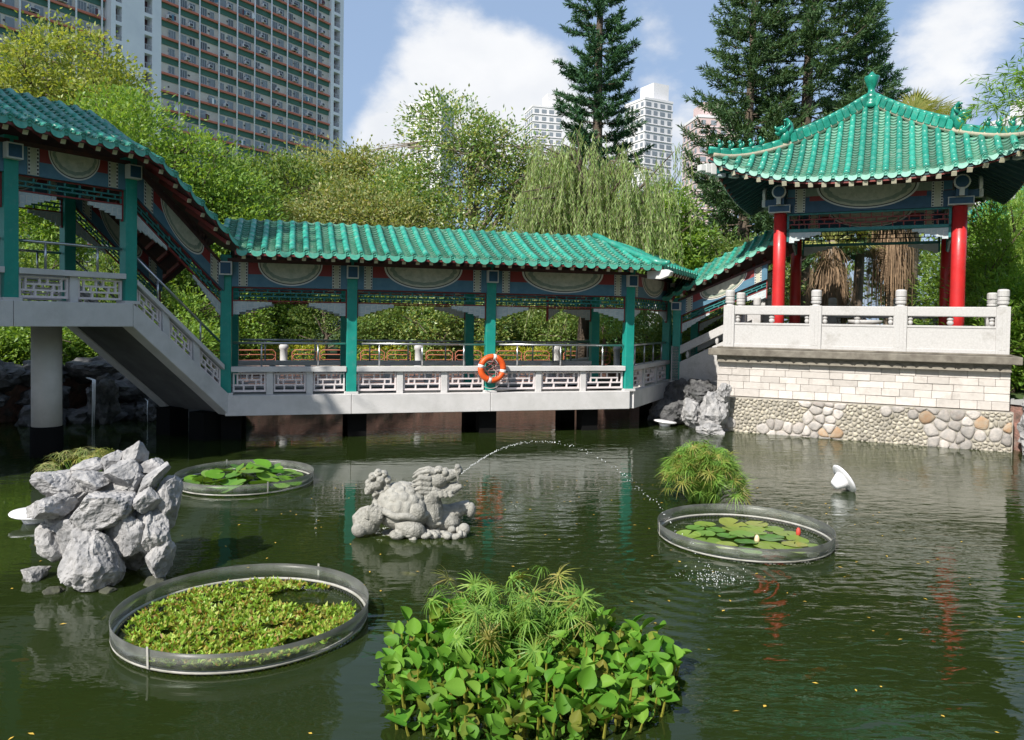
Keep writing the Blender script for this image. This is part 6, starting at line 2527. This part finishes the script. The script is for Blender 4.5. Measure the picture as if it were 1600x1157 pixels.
# clipped cloud pine and round topiaries
def topiary(label, x, y, blobs, m, seed, tr=.07, group=None):
    g = np.random.default_rng(seed)
    t = thing('topiary_tree', label, 'tree', (x, y, G), 0, group)
    q = random.Random(seed)
    mb = MB()
    top = max(b[2] for b in blobs)
    mb.tube([(0, 0, 0), (.12, 0, top * .4), (-.06, 0, top * .9)], [tr, tr * .8, tr * .4], 7)
    P, D = [], []
    for (bx, by, bz, rx, ry, rz) in blobs:
        mb.tube([(0, 0, bz * .6), (bx * .5, by * .5, bz * .85), (bx, by, bz)], [tr * .6, tr * .45, tr * .2], 5, 0, False)
        n = int(900 * (rx * ry + rx * rz + ry * rz) / 3 / .36) + 120
        v = unit(n, g)
        s = 1 - .2 * g.uniform(0, 1, n) ** 2
        P.append(np.array([bx, by, bz]) + v * np.array([rx, ry, rz]) * s[:, None])
        D.append(v + g.normal(size=(n, 3)) * .6)
    mb.build('trunk', M['bark'], t, True)
    P, D = np.concatenate(P), np.concatenate(D)
    D /= np.linalg.norm(D, axis=1, keepdims=True)
    n = len(P)
    V, F = leaf_quads(P, D, g.normal(size=(n, 3)), g.uniform(.06, .12, n), g.uniform(.025, .045, n))
    link('crown', npmesh('crown', V, F, M[m]), t)
topiary('cloud pruned pine with flat pads beyond the first corridor bay', -6.6, 26.9, [(-.4, 0, 1.75, .8, .6, .32), (.7, 0, 1.35, .75, .6, .3), (-.9, 0, 1.0, .6, .5, .26), (.9, .1, .8, .6, .5, .25), (.1, 0, 2.15, .6, .5, .3)], 'lf_mid', 61)
topiary('large dark cloud pruned pine behind the first corridor bay', -7.0, 28.6, [(-.8, 0, 2.2, 1.2, .8, .5), (.8, 0, 2.4, 1.2, .8, .5), (0, 0, 2.9, 1.2, .8, .5), (1.5, 0, 1.6, .8, .6, .4)], 'lf_mid', 62, .1)
topiary('round clipped ball tree beyond the last corridor bay', 3.2, 26.9, [(0, 0, 1.62, .62, .6, .50), (.1, 0, 1.4, .6, .6, .35)], 'lf_bright', 63, .06)
topiary('second clipped ball tree by the corner gallery, darker and looser', 4.75, 27.0, [(0, 0, 1.35, .55, .55, .62), (-.1, 0, 1.0, .5, .5, .4)], 'lf_mid', 64, .06)
GS = 'leafy shrubs in the garden behind the corridor'
SL = ['bright green shrub at the start of the garden hedge behind the corridor', 'low bright shrub beside the stair end of the far bank', 'mid green bush behind the large cloud pruned pine', 'mid green bush beside the flat padded pine, toward the second bay', 'pale leafy shrub in the gap behind the second corridor bay', 'tall pale shrub behind the gap between the yellow hedges', 'very dark bush behind the pale shrubs of the garden', 'mid green bush before the brick gate pillar', 'dark bush right behind the thin lamp post', 'small mid green bush next to the round clipped ball tree', 'low bush at the back of the corner gallery', 'low bush beneath the pavilion stairs, on the garden side', 'dark bush in the angle between corner gallery and pavilion', 'large very dark bush under the low olive tree', 'large very dark bush under the rounded olive tree', 'widest very dark bush behind the fresh green trees', 'large dark bush under the glossy leaved tree']
for i, (x, y, r, h, mm) in enumerate(((-9.2, 25.8, .9, 2.6, 'lf_bright'), (-10.4, 24.4, 1.0, 2.2, 'lf_bright'), (-8.4, 28.2, 1.2, 3.2, 'lf_bright'), (-4.6, 27.6, 1.0, 2.7, 'lf_mid'), (-3.2, 27.4, .9, 2.5, 'lf_ficus'), (-1.4, 28.6, 1.1, 2.9, 'lf_ficus'), (-2.4, 30.5, 1.4, 3.4, 'lf_mid'), (.3, 30.4, 1.2, 2.6, 'lf_mid'), (1.7, 29.8, 1.2, 2.9, 'lf_mid'), (2.3, 28.2, .8, 2.2, 'lf_mid'),
                                      (5.6, 25.9, .9, 2.0, 'lf_mid'), (6.6, 24.6, .9, 2.4, 'lf_mid'), (7.4, 26.0, 1.1, 2.6, 'lf_mid'), (-5.4, 31, 1.6, 4.2, 'lf_dark'), (-9.0, 32, 1.8, 4.4, 'lf_dark'), (-12.5, 31, 2.0, 4.6, 'lf_dark'), (4.2, 31.5, 1.6, 3.4, 'lf_dark'))):
    bush(SL[i], x, y, r, r * .9, h, int(90 * r + 40), 28, .2, .12, .055, mm, 500 + i, GS)
GL = 'shrubs on the left bank'
SB = ['bright green shrub on top of the dark rocks under the raised gallery', 'bright green shrub between the round pier and the stair soffit', 'yellowish shrub on the bank before the round pier', 'bright green shrub above the thin waterfall', 'small bright shrub above the low trickle', 'tall bright shrub behind the round pier', 'tall mid green shrub behind the dark rocks', 'tall mid green shrub seen through the gallery railing', 'largest mid green shrub under the yellow flowering tree', 'little dark green shrub rooted in the dark rocks']
for i, (x, y, r, h, mm) in enumerate(((-14.4, 18.6, 1.1, 1.5, 'lf_bright'), (-12.8, 20.2, 1.1, 1.6, 'lf_bright'), (-15.8, 16.4, 1.2, 1.8, 'lf_yellow'), (-11.2, 21.4, 1.0, 1.5, 'lf_bright'), (-9.6, 22.6, .9, 1.3, 'lf_bright'), (-16.4, 19.5, 1.5, 2.6, 'lf_bright'), (-14.6, 22.6, 1.6, 3.4, 'lf_mid'), (-12.2, 23.6, 1.5, 3.4, 'lf_mid'), (-17.5, 24, 2, 4.6, 'lf_mid'), (-10.2, 20.9, .7, .9, 'lf_mid'))):
    bush(SB[i], x, y, r, r * .9, h, int(110 * r + 50), 30, .2, .13, .05, mm, 540 + i, GL)

# brick pillar, lamp post, bollards
m = MB()
for k in range(26):
    m.box(-.28 + .003 * (k % 2), .28 - .003 * (k % 2), -.28, .28, k * .085, k * .085 + .077)
bp_ = thing('brick_pillar', 'orange brick gate pillar far behind the corridor', 'pillar', (.45, 35, G))
m.build('brick_courses', M['brick_far'], bp_)
MB().box(-.34, .34, -.34, .34, 2.215, 2.32).build('cap', M['brick_far'], bp_, bevel=.02)
lp = thing('lamp_post', 'thin grey lamp post standing in the garden', 'lamp post', (.85, 30, G))
MB().lathe([(.10, 0), (.10, .3), (.045, .36), (.04, 3.3)], 10).build('pole', M['steel'], lp, True)
MB().lathe([(.05, 3.3), (.16, 3.4), (.16, 3.7), (.05, 3.8)], 12).build('lantern', M['lamp_white'], lp, True)
o = MB().lathe([(.16, G), (.16, G + .5), (.19, G + .52), (.19, G + .60), (.1, G + .66)], 12).build('bollard', M['pile_black'], None, True, loc=(1.6, 27.4, 0))
tag(o, 'dark stubby bollard lamp in front of the yellow hedge', 'bollard')

# a second green roofed pavilion far behind on the right
def far_pavilion():
    t = thing('far_pavilion', 'small green roofed pavilion half hidden beyond the bamboo', 'pavilion', (24.2, 37, G), R(20))
    for sx in (-1, 1):
        for sy in (-1, 1):
            MB().tube([(sx * 1.6, sy * 1.6, 0), (sx * 1.6, sy * 1.6, 6.4)], .16, 10).build('pillar', M['pillar_red'], t, True)
    rf = MB()
    prof_ = [(2.9, 6.5), (2.0, 6.95), (1.1, 7.6), (.2, 8.7)]
    for k in range(4):
        Rm = Matrix.Rotation(k * math.pi / 2, 3, 'Z')
        for (a, za), (b, zb) in zip(prof_, prof_[1:]):
            rf.add([Rm @ Vector(v) for v in ((-a, -a, za), (a, -a, za), (b, -b, zb), (-b, -b, zb))], [(0, 1, 2, 3)])
    rf.add([(-2.9, -2.9, 6.42), (2.9, -2.9, 6.42), (2.9, 2.9, 6.42), (-2.9, 2.9, 6.42)], [(0, 3, 2, 1)])
    r_ = rf.build('roof', M['glaze_dark'], t)
    for k in range(4):
        Rm = Matrix.Rotation(k * math.pi / 2, 3, 'Z')
        for i in range(17):
            tt = -2.7 + 5.4 * i / 16
            pts = [Rm @ Vector((tt, -a, z + .04)) for a, z in prof_ if a >= abs(tt) - .01]
            if len(pts) > 1:
                MB().tube(pts, .07, 6).build('tile_row', M['glaze'], r_, True)
far_pavilion()
